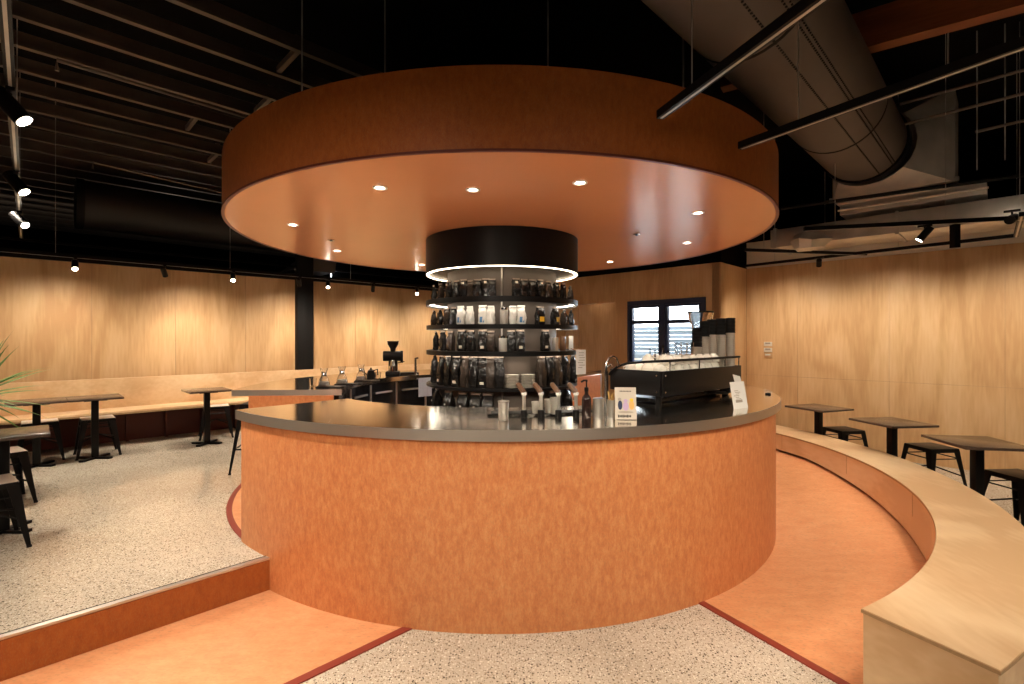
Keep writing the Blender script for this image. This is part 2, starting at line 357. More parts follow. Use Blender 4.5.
# ------------------------------------------------------------------ structure overhead
for k in range(23):
    q = 4.05 + .5 * k
    zz = 3.9
    o = MB().box(tq((T0 + WT) / 2, q, zz), (WT - T0, .05, .022), ANG).box(tq((T0 + WT) / 2, q + .024, zz + .06), (WT - T0, .006, .13), ANG).build('ceiling_purlin', 'purl')
    tag(o, None, None, None, 'structure'); o['label'] = 'dark steel purlin crossing the ceiling on the left'; o['group'] = 'purlins of the dark ceiling'
for (t_, q0_) in ((1.6, 4.05), (1.72, 5.05), (1.3, 6.05), (1.75, 7.05), (3.2, 6.05)):
    o = MB().box(tq(t_, q0_ + .25, 3.93), (.04, .46, .05), ANG).box(tq(t_, q0_ + .04, 3.98), (.05, .02, .12), ANG).build('purlin_bridging', 'purl')
    tag(o, 'short bridging bar between two ceiling purlins', None, 'bridging bars between purlins', 'structure')
for k, (px, py, px2, py2, z) in enumerate(((12, 62 - 2, 246, 117, 3.62), (48, 162, 224, 193, 3.62))):
    p0, p1 = at(px + 45, py, z), at(px2, py2, z)
    b = MB().tube([p0 + Vector((0, 0, -.08)), p0, p1], .014, 8)
    tag(b.build('conduit', 'purl'), ['bent metal conduit under the upper left purlins', 'lower metal conduit left of the orange canopy'][k], 'conduit')
# column
c0 = at(307.5, 375, Y=7.98)
qc = LQ - .055; tc_ = D_.dot(Vector((c0.x, c0.y, 0)))
struct('column', MB().box(tq(tc_, qc, (ZR + ZC) / 2), (.26, .12, ZC - ZR), ANG).box(tq(tc_, qc - .055, (ZR + ZC) / 2), (.10, .012, ZC - ZR), ANG), 'blkm', 'black steel column standing at the left wall', bev=.004)
# black bulkhead rail on top of the left wall
struct('trim_5', MB().box(tq((T0 + WT) / 2, LQ + .05, 2.54), (WT - T0, .13, .10), ANG).box(tq((T0 + WT) / 2, LQ + .1, 2.72), (WT - T0, .03, .03), ANG), 'blk', 'black rail capping the left plywood wall')
# ducts
t = thing('ceiling_duct', 'large dark round duct running over the canopy to the right', 'duct', tq(0, 1.02, 3.47))
def rel(o): return -Vector(o.location)
b = MB()
segs = 44
for k in range(1):
    pts0, pts1 = tq(T0 + .1, 1.02, 3.47) + rel(t), tq(6.05, 1.02, 3.47) + rel(t)
    b.cyl(pts0, pts1, .35, n=segs)
b.build('duct_tube', 'duct', t)
for s_ in (.9, 2.9, 4.9): MB().cyl(tq(s_, 1.02, 3.47) + rel(t), tq(s_ + .02, 1.02, 3.47) + rel(t), .354, n=segs).build('seam_band', 'blkm', t)
b = MB()
for s_ in range(150):
    for an in (223, 227, 247):
        c = tq(1.6 + s_ * .03, 1.02, 3.47) + N_ * (.3505 * math.cos(R(an))) + Vector((0, 0, .3505 * math.sin(R(an)))) + rel(t)
        b.box(c, (.012, .012, .005), ANG)
tag(b.build('perforation', 'blkm', t), None, None, None, 'stuff')
MB().cyl(tq(5.98, 1.02, 3.47) + rel(t), tq(6.12, 1.02, 3.47) + rel(t), .372, n=segs).build('end_collar', 'blk', t)
t = thing('duct_plenum', 'galvanised square plenum at the end of the round duct', 'duct box', tq(6.2, .86, 3.1))
b = MB(); 
def tqr(t_, q, z): return tq(t_, q, z) + rel(t)
ring_c = [tqr(6.12, .98 + .37 * math.cos(2 * PI * i / 24), 3.47 + .37 * math.sin(2 * PI * i / 24)) for i in range(24)]
sq = []
for i in range(24):
    a = 2 * PI * i / 24; m_ = max(abs(math.cos(a)), abs(math.sin(a))); sq.append(tqr(6.4, .86 + .5 * math.cos(a) / m_, 3.50 + .45 * math.sin(a) / m_))
va = [b.bm.verts.new(p) for p in ring_c]; vb = [b.bm.verts.new(p) for p in sq]
for i in range(24): b._f([va[i], va[(i + 1) % 24], vb[(i + 1) % 24], vb[i]])
b.build('taper', 'galv', t)
MB().box(tqr(6.62, .86, 3.50), (.44, 1.0, .90), ANG).build('box_body', 'galv', t, bev=.004)
MB().box(tqr(6.4, .86, 3.07), (.03, 1.06, .04), ANG).build('flange', 'galv', t)
t = thing('air_conditioner', 'low galvanised air handling unit slung under the plenum', 'air conditioner', tq(6.6, .7, 2.87))
MB().box(tqr(6.62, .72, 2.955), (.42, 1.15, .13), ANG).build('casing', 'galv', t, bev=.004)
MB().box(tqr(6.40, .72, 3.01), (.03, 1.18, .02), ANG).box(tqr(6.40, .72, 2.94), (.03, 1.18, .016), ANG).build('lip', 'paint', t)
t = thing('rectangular_duct', 'long galvanised rectangular duct above the right plywood wall', 'duct', tq(6.7, .5, 2.62))
MB().box(tqr(6.72, .2, 2.73), (.6, 3.6, .21), ANG).build('duct_body', 'galv', t, bev=.003)
for q in (1.95, .8, -.4): MB().box(tqr(6.72, q, 2.73), (.63, .03, .24), ANG).build('flange', 'galv', t)
o = MB().lathe([(0, -.2), (.12, -.17), (.19, 0), (.13, .15), (0, .2)], n=10)
for v in o.bm.verts: v.co += Vector((random.uniform(-.04, .04), random.uniform(-.04, .04), random.uniform(-.03, .03))); v.co.z *= .5
o = o.build('flexible_duct_bundle', 'galv', loc=tq(6.25, 1.55, 2.62)); tag(o, 'crumpled foil duct wrap hanging left under the rectangular duct', 'foil wrap')
o = MB().lathe([(0, -.3), (.16, -.22), (.24, 0), (.2, .2), (0, .3)], n=12)
for v in o.bm.verts: v.co += Vector((random.uniform(-.05, .05), random.uniform(-.05, .05), random.uniform(-.04, .04)))
o = o.build('foil_insulation', 'galv', loc=tq(6.35, -.35, 3.02)); tag(o, 'crumpled silver insulation bundle at the right edge', 'insulation')
t = thing('black_duct', 'large black duct high above the left wall', 'duct', tq(0.5, 8.5, 3.3))
MB().cyl(tqr(.48, 8.5, 3.3), tqr(5.2, 8.5, 3.3), .31, n=40).build('duct_tube', 'ductb', t)
MB().cyl(tqr(.44, 8.5, 3.3), tqr(.52, 8.5, 3.3), .325, n=40).build('end_collar', 'blkm', t)
b = MB(); b.hexa([tqr(3.1, 8.1, 2.66), tqr(3.8, 8.1, 2.66), tqr(3.8, 8.7, 2.66), tqr(3.1, 8.7, 2.66), tqr(3.5, 8.1, 3.0), tqr(3.85, 8.1, 3.0), tqr(3.85, 8.7, 3.0), tqr(3.5, 8.7, 3.0)])
b.build('branch_box', 'duct', t)
t = thing('timber_beam', 'dark stained timber beam at the upper right', 'beam', tq(4.6, .8, 3.7))
c0 = at(863, 52, 3.72); c1 = at(1100, -12, 3.72); dv = (c1 - c0).normalized()
MB().box((c0 + c1) / 2 + Vector((0, 0, .14)) + rel(t), ((c1 - c0).length + 2., .12, .28), math.atan2(dv.y, dv.x)).build('beam_body', 'beam', t)
tag(t, kind='structure')
# steel rods & pipes on the right
for k, (a, c, z) in enumerate((((900, 92), (1060, 35), 3.55), ((900, 104), (1060, 60), 3.75), ((905, 124), (1060, 84), 3.55), ((975, 132), (1060, 112), 3.4), ((781, 208.6), (1040, 173), 3.0))):
    o = MB().tube([at(*a, z), at(*c, z)], .014 if k < 4 else .02, 8).build('ceiling_pipe', 'purl' if k < 4 else 'blk')
    tag(o, ['uppermost thin pipe at the upper right corner', 'second thin pipe down at the upper right corner', 'third thin pipe down at the upper right corner', 'short lowest thin pipe near the right edge', 'long black pipe passing under the duct plenum'][k], 'pipe')
for k, (px, py, Y, z1) in enumerate(((302, 88, 3.5, 4.3), (385, 72, 3.3, 4.3), (548, 66, 3.4, 4.3), (683, 90, 3.2, 4.3), (948, 72, 3.6, 4.3), (977, 170, 4.4, 4.3), (1005, 160, 4.3, 4.3))):
    p0 = at(px, py, Y=Y)
    zb = 2.955 if k < 4 else p0.z
    o = MB().tube([(p0.x, p0.y, zb), (p0.x, p0.y, z1)], .006, 6).build('hanger_rod', 'galv')
    tag(o, ['threaded hanger rod left over the canopy', 'hanger rod over the canopy, second from the left', 'hanger rod over the middle of the canopy', 'hanger rod right over the canopy',
            'thin hanger rod below the timber beam', 'hanger rod beside the plenum', 'rightmost hanger rod by the foil insulation'][k], 'hanger rod')

# ------------------------------------------------------------------ canopy
t = thing('round_canopy', 'huge round orange canopy hanging over the counter', 'canopy', (AX, AY, 2.52))
c00 = (0, 0)
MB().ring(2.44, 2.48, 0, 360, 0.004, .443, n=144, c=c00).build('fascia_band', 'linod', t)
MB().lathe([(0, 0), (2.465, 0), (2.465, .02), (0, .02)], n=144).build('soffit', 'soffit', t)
MB().ring(2.462, 2.484, 0, 360, -.004, .008, n=144, c=c00).build('edge_trim', 'trimr', t)
MB().lathe([(0, .42), (2.45, .42), (2.45, .435), (0, .435)], n=96).build('top_deck', 'blkm', t)
def spot(loc, aim, watts, size=60, blend=.7, col=(1, .87, .70), r=.03, parent=None):
    L = bpy.data.lights.new('spot_light', 'SPOT'); L.energy = watts; L.spot_size = R(size); L.spot_blend = blend; L.color = col; L.shadow_soft_size = r
    o = bpy.data.objects.new('spot_light', L); COL.objects.link(o); o.location = loc
    o.rotation_euler = (Vector(aim) - Vector(loc)).to_track_quat('-Z', 'Y').to_euler()
    if parent: o.parent = parent
    return o
dls = [(473, 190, 'in front of the drum, slightly left'), (293, 225, 'far left front'), (380, 188, 'left front'), (580, 183, 'right front'), (698, 213, 'right side front'), (687, 243, 'right side rear'),
       (610, 262, 'rear right beside the drum'), (422, 265, 'rear left beside the drum'), (337, 251, 'left rear')]
dl0 = None
for px, py, nm in dls:
    p = at(px, py, 2.515)
    lb = 'small round recessed downlight in the canopy, ' + nm
    if dl0 is None:
        dl0 = thing('recessed_downlight', lb, 'downlight', p, 0, 'downlights recessed in the canopy')
        MB().lathe([(.030, -.001), (.046, -.003), (.048, .003), (.030, .003)], n=24).build('bezel', 'white', dl0)
        MB().lathe([(0, 0), (.031, 0), (.031, .004), (0, .004)], n=24).build('lens', 'lampd', dl0)
    else: dup(dl0, p, label=lb)
    spot(p - Vector((0, 0, .02)), (p.x, p.y, 0), 17, 95, .6, r=.03)
for px, py, nm, lb in ((331, 240, 'sensor', 'tiny round sensor in the canopy at the left rear'), (637, 234, 'sprinkler', 'small sprinkler head in the right half of the canopy')):
    o = MB().lathe([(0, -.016), (.014, -.016), (.016, -.006), (.034, -.004), (.034, .004), (0, .004)], n=20).build('canopy_' + nm, 'chrome', loc=at(px, py, 2.515))
    tag(o, lb, 'ceiling fitting')

# ------------------------------------------------------------------ display column
t = thing('display_column', 'round black display shelving column rising to the canopy', 'shelving', (AX + .01, AY, ZR))
o0 = -ZR
MB().lathe([(.735, 2.185 + o0), (.77, 2.175 + o0), (.77, 2.519 + o0), (.735, 2.519 + o0)], n=96).build('drum', 'blk', t, sharp=50)
MB().lathe([(.0, 2.19 + o0), (.74, 2.19 + o0), (.74, 2.2 + o0), (0, 2.2 + o0)], n=72).build('drum_underside', 'core', t)
MB().ring(.740, .762, 0, 360, 2.170, 2.176, n=96, c=c00, oz=o0).build('led_ring', 'led', t)
b = MB()
NP = 12
pts = [(.56 * math.cos(2 * PI * (i + .5) / NP - PI / 2 + PI / NP * 0), .56 * math.sin(2 * PI * (i + .5) / NP - PI / 2)) for i in range(NP)]
b.prism(pts, 0, 2.19 + o0); b.build('core_panel', 'core', t)
b = MB(); b.cyl((0, -.575, 0), (0, -.575, 2.19 + o0), .008, n=8); b.build('upright', 'steele', t)
SH = [(1.900, .04, .77), (1.655, .022, .765), (1.412, .022, .765), (1.085, .022, .765), (.80, .022, .765)]
for i, (z, th, r) in enumerate(SH):
    sh = MB().ring(.53, r, 0, 360, z - th * .5 + o0, z + .01 + o0, n=96, c=c00).build('shelf', 'blk', t)
    if i < 3:
        MB().ring(r - .014, r, 0, 360, z - th * .5 - .02 + o0, z - th * .5 + .001 + o0, n=96, c=c00).build('shelf_lip', 'blk', sh)
        MB().ring(.69, .735, 0, 360, z - th * .5 - .006 + o0, z - th * .5 + o0, n=96, c=c00).build('led_strip', 'leds', sh)
MB().ring(.53, .60, 0, 360, .0, .55, n=64, c=c00).build('plinth', 'blkm', t)

# products
def bag_mesh(w, d, h, seed, crumple=.009):
    rn = random.Random(seed); b = MB(); n = 20; rings = []
    for k, (f, ws, ds) in enumerate(((0, .96, .92), (.06, 1, 1), (.3, 1.02, 1.05), (.55, 1, .98), (.72, .98, .72), (.84, .95, .38), (.93, .92, .16), (1, .9, .08))):
        rg = []
        for i in range(n):
            a = 2 * PI * i / n; e = .45
            x = math.copysign(abs(math.cos(a)) ** e, math.cos(a)) * w / 2 * ws; y = math.copysign(abs(math.sin(a)) ** e, math.sin(a)) * d / 2 * ds
            j = crumple * (0 if k == 0 else 1)
            rg.append(b.bm.verts.new((x + rn.uniform(-j, j), y + rn.uniform(-j, j), h * f + (rn.uniform(-j, j) if 0 < k < 7 else 0))))
        rings.append(rg)
    for a, c in zip(rings, rings[1:]):
        for i in range(n): b._f([a[i], a[(i + 1) % n], c[(i + 1) % n], c[i]])
    b._f(list(reversed(rings[0]))); b._f(rings[-1])
    return b
def make_bag(w, d, h, seed, m, labm=None, lw=.5, lh=.2, lz=.3, folded=True, name='coffee_bag'):
    t = thing(name, 'x', 'coffee bag')
    bag_mesh(w, d, h, seed).build('bag_body', m, t, sharp=60)
    if folded:
        MB().box((0, -.004, h * .985), (w * .92, .016, h * .08)).build('folded_top', 'bagt' if m in ('bag', 'bags') else m, t)
    if labm: MB().box((0, -d / 2 * 1.06 - .001, h * lz), (w * lw, .003, h * lh)).build('label', labm, t)
    return t
protos = {}
def bagrow(key, xs, zshelf, kind, word, group, r=.665):
    for i, (px, kk) in enumerate(xs):
        # angle on the shelf ring so that the item is seen at px
        u = (px - CX) / F; A_ = 1 + u * u; B_ = -2 * (AY + u * (AX + .01)); C_ = AY * AY + (AX + .01) ** 2 - r * r
        disc = max(B_ * B_ - 4 * A_ * C_, 0); Y = (-B_ - math.sqrt(disc)) / (2 * A_)
        p = Vector((u * Y, Y, zshelf + .0105)); rz = math.atan2(p.y - AY, p.x - AX - .01) + PI / 2
        if kk not in protos: protos[kk] = kind[kk](); o = protos[kk]; o.location = p; o.rotation_euler = (0, 0, rz + random.uniform(-.1, .1))
        else: o = dup(protos[kk], p, rz + random.uniform(-.15, .15))
        yield i, kk, o
def KB(w, h, m='bag', l=None, d=.05, **k): return lambda: make_bag(w, d, h, random.randint(0, 999), m, l, **k)
kinds = {
 'sb': KB(.066, .155, 'bag', None), 'sl': KB(.066, .16, 'bag', 'lab', lw=.35, lh=.12, lz=.8), 'ss': KB(.064, .15, 'bags', None),
 'wb': KB(.075, .165, 'white', 'blue', lw=.55, lh=.3, lz=.25), 'wc': KB(.06, .16, 'white', None), 'yb': KB(.08, .16, 'bag', 'laby', lw=.6, lh=.28, lz=.3, d=.06),
 'mb': KB(.07, .185, 'bag', None), 'ml': KB(.078, .19, 'bag', 'lab', lw=.42, lh=.13, lz=.2), 'ms': KB(.07, .18, 'bags', None),
 'lb': KB(.085, .285, 'bag', None, d=.08), 'll': KB(.088, .285, 'bag', 'lab', d=.08, lw=.4, lh=.08, lz=.16), 'ls': KB(.085, .28, 'bags', None, d=.08),
 'ub': KB(.10, .235, 'bag', 'lab', d=.1, lw=.12, lh=.05, lz=.5)}
DESC = {'sb': 'small plain black coffee bag', 'sl': 'small black coffee bag with pale label', 'ss': 'small smoky foil coffee bag', 'wb': 'white coffee bag with blue print', 'wc': 'plain white coffee bag',
        'yb': 'black coffee bag with a yellow label', 'mb': 'medium plain black coffee bag', 'ml': 'medium black coffee bag with a cream label', 'ms': 'medium smoky foil coffee bag',
        'lb': 'tall plain black coffee bag', 'll': 'tall black coffee bag with a cream label', 'ls': 'tall smoky foil coffee bag', 'ub': 'large black bag'}
def row(xs, z, shelfname, group):
    for i, kk, o in bagrow('', xs, z, kinds, '', group):
        o['label'] = '%s on the %s, %s' % (DESC[kk], shelfname, ORD[i].replace(' from the left', ' from left')); o['group'] = group
row([(434, 'sb'), (441, 'ss'), (449, 'sl'), (457, 'sb'), (464, 'sl'), (471, 'ss'), (478, 'sb'), (486, 'sl'), (492, 'sb'), (516, 'sl'), (524, 'sb'), (532, 'sb'), (540, 'sl'), (548, 'ss'), (556, 'sb'), (563, 'sb'), (570, 'ss')], 1.900, 'top display shelf', 'coffee bags on the top display shelf')
row([(434, 'ss'), (440, 'sb'), (447, 'ss'), (454, 'sb'), (461, 'wb'), (470, 'wc'), (483, 'wb'), (491, 'wc'), (513, 'wc'), (521, 'wb'), (540, 'yb'), (555, 'yb'), (564, 'ss'), (571, 'sb')], 1.655, 'second display shelf', 'coffee bags on the second display shelf')
row([(436, 'mb'), (443, 'mb'), (451, 'ms'), (462, 'ml'), (471, 'mb'), (483, 'ml'), (491, 'ms'), (511, 'mb'), (520, 'ml'), (545, 'ml')], 1.412, 'third display shelf', 'coffee bags on the third display shelf')
row([(435, 'lb'), (442, 'll'), (449, 'lb'), (457, 'll'), (466, 'ls'), (474, 'lb'), (483, 'll'), (491, 'ls'), (499, 'lb'), (541, 'ls'), (549, 'lb'), (557, 'ls'), (565, 'lb'), (573, 'lb')], 1.085, 'fourth display shelf', 'tall coffee bags on the fourth display shelf')
row([(437, 'ub'), (449, 'ub'), (463, 'ub'), (476, 'ub'), (488, 'ub'), (553, 'ub'), (567, 'ub')], .80, 'lowest display shelf', 'bags on the lowest display shelf')
def shelf_at(px, r, z):
    u = (px - CX) / F; A_ = 1 + u * u; B_ = -2 * (AY + u * AX); C_ = AY * AY + AX ** 2 - r * r
    Y = (-B_ - math.sqrt(max(B_ * B_ - 4 * A_ * C_, 0))) / (2 * A_); return Vector((u * Y, Y, z + .0105))
for px, z, h, rr, lb in ((504, 1.655, .16, .036, 'steel canister in the middle of the second display shelf'), (503, 1.412, .15, .038, 'steel canister in the middle of the third display shelf'), (507, 1.9, .0, .03, '')):
    if not h: continue
    t = thing('canister', lb, 'canister', shelf_at(px, .67, z), 0, 'steel canisters on the display column')
    MB().lathe([(0, 0), (rr, 0), (rr, h * .8), (0, h * .8)], n=24).build('canister_body', 'galv', t, bev=.002)
    MB().lathe([(0, h * .8), (rr * 1.05, h * .8), (rr * 1.05, h * .92), (.01, h * .95), (.01, h), (0, h)], n=24).build('lid', 'chrome', t)
for px, w_, h_, m, lb in ((555, .05, .125, 'galv', 'grey carton on the third display shelf'), (563, .045, .135, 'brown', 'brown carton on the third display shelf'), (571, .055, .14, 'white', 'white carton at the right end of the third shelf')):
    p = shelf_at(px, .69, 1.412); o = MB().box((0, 0, h_ / 2), (w_, .045, h_)).build('carton', m, bev=.002, loc=p); o.rotation_euler.z = math.atan2(p.y - AY, p.x - AX) + PI / 2
    tag(o, lb, 'carton', 'cartons on the third display shelf')
for j, px in enumerate((512, 528)):
    base = shelf_at(px, .665, 1.085)
    for k in range(9):
        o = MB().lathe([(0, 0), (.035, 0), (.062, .009), (.066, .012), (.062, .013), (.034, .004), (0, .004)], n=28).build('saucer', 'cup', loc=base + Vector((0, 0, k * .0135))) if (j == 0 and k == 0) else dup(sau, base + Vector((0, 0, k * .0135)))
        if j == 0 and k == 0: sau = o
        tag(o, 'cream saucer number %s up in the %s stack on the fourth shelf' % (['lowest, one', 'two', 'three', 'four', 'five', 'six', 'seven', 'eight', 'nine, topmost'][k], ['left', 'right'][j]), 'saucer', 'stacked saucers on the fourth shelf')
# notice on the column's right side
p = at(581, 362, Y=4.75)
t = thing('paper_notice', 'white paper notice hanging at the right side of the display column', 'notice', p)
b = MB(); b.box((0, 0, 0), (.10, .004, .24), .25); b.build('sheet', 'white', t)
b = MB()
for k in range(7): b.box((.0 + random.uniform(-.01, .01), -.005, .09 - k * .024), (.055 + random.uniform(-.015, .01), .002, .006), .25)
b.build('printed_text', 'kraft', t)
MB().cyl((-.045, .0, .11), (-.10, .0, .13), .004, n=8).build('clip', 'chrome', t)

# ------------------------------------------------------------------ counter
RO = 2.498
t = thing('counter', 'round orange fronted service counter with steel top', 'counter', (AX, AY, 0))
FA0, FA1 = -134.2, 26.0
MB().ring(2.40, 2.462, FA0, FA1, 0, 1.014, n=140, c=c00).build('fascia', 'lino', t)
MB().ring(1.74, 2.40, FA0 + .3, FA1, .0, .035, n=80, c=c00).build('plinth', 'blkm', t)
MB().ring(1.72, 2.38, FA0 + .3, FA1, .20, 1.02, n=100, c=c00).build('carcass', 'blkm', t)
MB().ring(1.69, RO - .003, FA0, FA1, 1.014, 1.072, n=160, c=c00, e0=FA0 - .6).build('steel_top', 'steel', t)
MB().ring(RO - .004, RO, FA0 - .05, FA1, 1.012, 1.070, n=180, c=c00).build('top_edge', 'steele', t)
ep = MB(); a = R(FA0); ep.box(((2.06) * math.cos(a), 2.06 * math.sin(a), .60), (.70, .02, .82), a); ep.build('end_panel', 'lino', t)
t = thing('rear_counter', 'far half of the ring counter with orange end and steel top', 'counter', (AX, AY, ZR))
BA0, BA1 = 55., 194.
MB().ring(2.26, 2.32, BA0, BA1 + .5, 0, 1.014 - ZR, n=110, c=c00).build('fascia', 'lino', t)
MB().ring(1.58, 2.28, BA0, BA1, .08, .97 - ZR + .04, n=90, c=c00).build('carcass', 'gloss', t)
MB().ring(1.55, RO - .003, BA0, BA1, 1.02 - ZR, 1.072 - ZR, n=150, c=c00, e1=BA1 + 6.2).build('steel_top', 'steel', t)
e0, e1 = Vector(pol(RO, BA1)) - Vector((AX, AY, 0)), Vector(pol(1.55, BA1 + 6.2)) - Vector((AX, AY, 0)); m_ = (e0 + e1) / 2; m_.z = 1.045 - ZR; m_.y -= .002
b = MB(); b.box(m_, ((e1 - e0).length, .004, .052), math.atan2((e1 - e0).y, (e1 - e0).x)); b.build('top_edge', 'steele', t)
e0, e1 = Vector((-2.448 - AX + .15, 4.42 - AY + .012, 0)), Vector((-1.547 - AX, 4.45 - AY + .012, 0))
b = MB(); m_ = (e0 + e1) / 2; m_.z = (1.02 - ZR) / 2; b.box(m_, ((e1 - e0).length, .03, 1.02 - ZR), math.atan2((e1 - e0).y, (e1 - e0).x)); b.build('end_panel', 'lino', t)
a = R(BA0 - .3); b = MB(); b.box((2.0 * math.cos(a), 2.0 * math.sin(a), (1.02 - ZR) / 2), (.86, .02, 1.02 - ZR), a); o = b.build('end_panel', 'lino', t)
b = MB(); b.box((2.44 * math.cos(a), 2.44 * math.sin(a), (1.02 - ZR) / 2), (.035, .03, 1.02 - ZR), a); b.build('edge_strip', 'steele', t)
for an in (96, 112, 128, 144, 160, 176):
    a = R(an); MB().box((1.575 * math.cos(a), 1.575 * math.sin(a), .45), (.012, .02, .72), a).build('divider', 'steele', t)
for an in (88, 104, 120, 136, 152, 168): MB().ring(1.556, 1.57, an - 5, an + 5, .70, .72, n=6, c=c00).build('handle', 'steele', t)
tw = thing('tea_towel', 'pale towel hanging on the inner face of the rear counter', 'towel', pol(1.54, 129, .62))
b = MB()
for k in range(8):
    a0, a1_ = 125.5 + k * .9, 125.5 + (k + 1) * .9; rr = 1.535 - (.006 if k % 2 else 0)
    b.ring(rr, rr + .006, a0, a1_, .80, 1.035, n=1)
for v in b.bm.verts: v.co -= Vector(pol(1.54, 129, .62))
b.build('cloth', 'towel', tw)

# ---- items on the front counter
ZT = 1.072
def face(p): return math.atan2(p.y - AY, p.x - AX) + PI / 2
t = thing('steel_tumbler', 'ribbed steel tumbler standing alone on the counter left of the taps', 'tumbler', at(503.5, 421, ZT) * 1.0)
t.location.z = ZT + .002
MB().lathe([(0, 0), (.026, 0), (.028, .004), (.031, .112), (.029, .112), (.026, .01), (0, .008)], n=28).build('tumbler_body', 'bright', t)
MB().lathe([(.0295, .104), (.033, .106), (.033, .114), (.0295, .115)], n=28).build('rim', 'steele', t)
tp0 = None
for i, px in enumerate((524, 541, 558.5, 576)):
    p = at(px, 417.3, ZT); p.z = ZT + .0005
    lb = 'chrome counter tap with slanted walnut handle, %s of the four' % ORD[i]
    if tp0 is None:
        tp0 = thing('counter_tap', lb, 'tap', p, face(p), 'four walnut handled taps on the counter')
        MB().lathe([(0, 0), (.020, 0), (.020, .042), (.012, .045), (0, .045)], n=20).build('base_collar', 'blk', tp0, bev=.001)
        MB().cyl((0, 0, .04), (0, 0, .135), .0105, n=16).build('stem', 'bright', tp0)
        MB().cyl((0, 0, .132), (0, 0, .148), .015, .017, n=16).build('tap_ring', 'tip', tp0)
        b = MB(); b.tube([(.0, 0, .146), (-.012, .008, .165), (-.034, .03, .196), (-.038, .034, .2)], [.016, .016, .014, .006], 12); b.build('tap_handle', 'brown', tp0)
        b = MB(); b.tube([(0, 0, .11), (0, .03, .11), (0, .045, .095)], .006, 8); b.build('spout', 'chrome', tp0)
    else: dup(tp0, p, face(p), label=lb)
t = thing('drip_tray', 'long low steel drip tray behind the four taps', 'drip tray', pol(2.0, -87, ZT))
b = MB(); b.ring(1.93, 2.06, -92, -72, .0005, .012, n=24, c=(AX - t.location.x, AY - t.location.y)); b.build('tray', 'chrome', t)
b = MB(); b.ring(1.945, 2.045, -91.5, -72.5, .012, .015, n=24, c=(AX - t.location.x, AY - t.location.y)); b.build('grate', 'blk', t)
for i, (px, py, h, r) in enumerate(((536, 413, .07, .028), (549, 413, .085, .028), (555, 414, .10, .03))):
    p = at(px, py, ZT + .016); p.z = ZT + .016
    o = MB().lathe([(0, 0), (r * .8, 0), (r, h), (r * .93, h), (r * .72, .005), (0, .005)], n=24).build('steel_cup', 'bright', loc=p)
    tag(o, 'small steel cup on the drip tray, ' + ['leftmost', 'middle', 'rightmost'][i] + ' of three', 'cup', 'steel cups on the drip tray')
t = thing('pump_bottle', 'dark pump bottle right of the rightmost tap', 'bottle', (0, 0, 0)); p = at(586.5, 417.5, ZT); p.z = ZT; t.location = p
MB().lathe([(0, 0), (.026, 0), (.028, .006), (.028, .105), (.024, .122), (.011, .14), (.011, .16), (0, .16)], n=28).build('bottle_body', 'amber', t)
MB().lathe([(0, .158), (.013, .158), (.013, .178), (.004, .182), (.004, .215), (0, .215)], n=20).build('pump_collar', 'blk', t)
MB().tube([(0, 0, .212), (0, -.012, .222), (-.02, -.02, .222), (-.035, -.025, .214)], .006, 8).build('pump_spout', 'blk', t)
for i, (px, r, h) in enumerate(((598.5, .034, .118), (612, .031, .108))):
    p = at(px, 418, ZT); p.z = ZT
    t = thing('stirrer_tin', ['wider steel tin of folded napkins beside the pump bottle', 'steel tin of bamboo stirrers beside the picture card'][i], 'tin', p)
    MB().lathe([(0, 0), (r, 0), (r, h), (r * .94, h), (r * .94, .006), (0, .006)], n=28).build('tin_body', 'bright', t)
    if i == 0:
        for k in range(5):
            MB().box((-.02 + k * .01, random.uniform(-.008, .008), h * .55), (.004, .036, h * .95), random.uniform(-.1, .1)).build('napkin', 'towel', t)
    else:
        for k in range(12):
            a = random.uniform(0, 2 * PI); rr = random.uniform(.004, .02)
            MB().cyl((rr * .4 * math.cos(a), rr * .4 * math.sin(a), .01), (rr * 1.35 * math.cos(a) + .004, rr * 1.3 * math.sin(a), h + random.uniform(.02, .055)), .0032, n=6).build('stirrer', 'gold', t)
# picture card
p = at(626, 420, ZT); p.z = ZT
t = thing('picture_card', 'upright cream card with a colourful print on the counter', 'card', p, R(-4))
tilt = Matrix.Rotation(R(-8), 3, 'X')
def tl(v): return tilt @ Vector(v)
b = MB(); b.box(tl((0, 0, .095)), (.122, .005, .185), rot=tilt); b.build('card_sheet', 'card', t)
b = MB(); b.box(tl((0, .04, .012)), (.12, .08, .006)); b.build('card_foot', 'cglass', t)
for x, z, w_, h_, m in ((-.032, .085, .026, .055, 'navy'), (.0, .078, .034, .05, 'skin1'), (.034, .085, .03, .055, 'skin2'), (.034, .115, .022, .02, 'laby'), (.0, .11, .024, .02, 'skin1'), (-.034, .118, .02, .02, 'kraft'), (0, .045, .09, .012, 'kraft')):
    b = MB(); n = 14; c = tl((x, -.0035, z))
    vs = [b.bm.verts.new(c + tl((w_ / 2 * math.cos(2 * PI * i / n), 0, h_ / 2 * math.sin(2 * PI * i / n)))) for i in range(n)]
    vs2 = [b.bm.verts.new(v.co + tl((0, .002, 0))) for v in vs]
    b._f(vs); b._f(list(reversed(vs2)))
    for i in range(n): b._f([vs[i], vs[(i + 1) % n], vs2[(i + 1) % n], vs2[i]])
    b.build('print_shape', m, t)
b = MB()
for k in range(9): b.box(tl((-.042 + k * .0085, -.0032, .022)), (.006, .001, .012 if k % 3 else .016), rot=tilt)
for k in range(8): b.box(tl((-.03 + k * .0085, -.0032, .165)), (.005, .001, .006), rot=tilt)
b.build('printed_text', 'blkm', t)
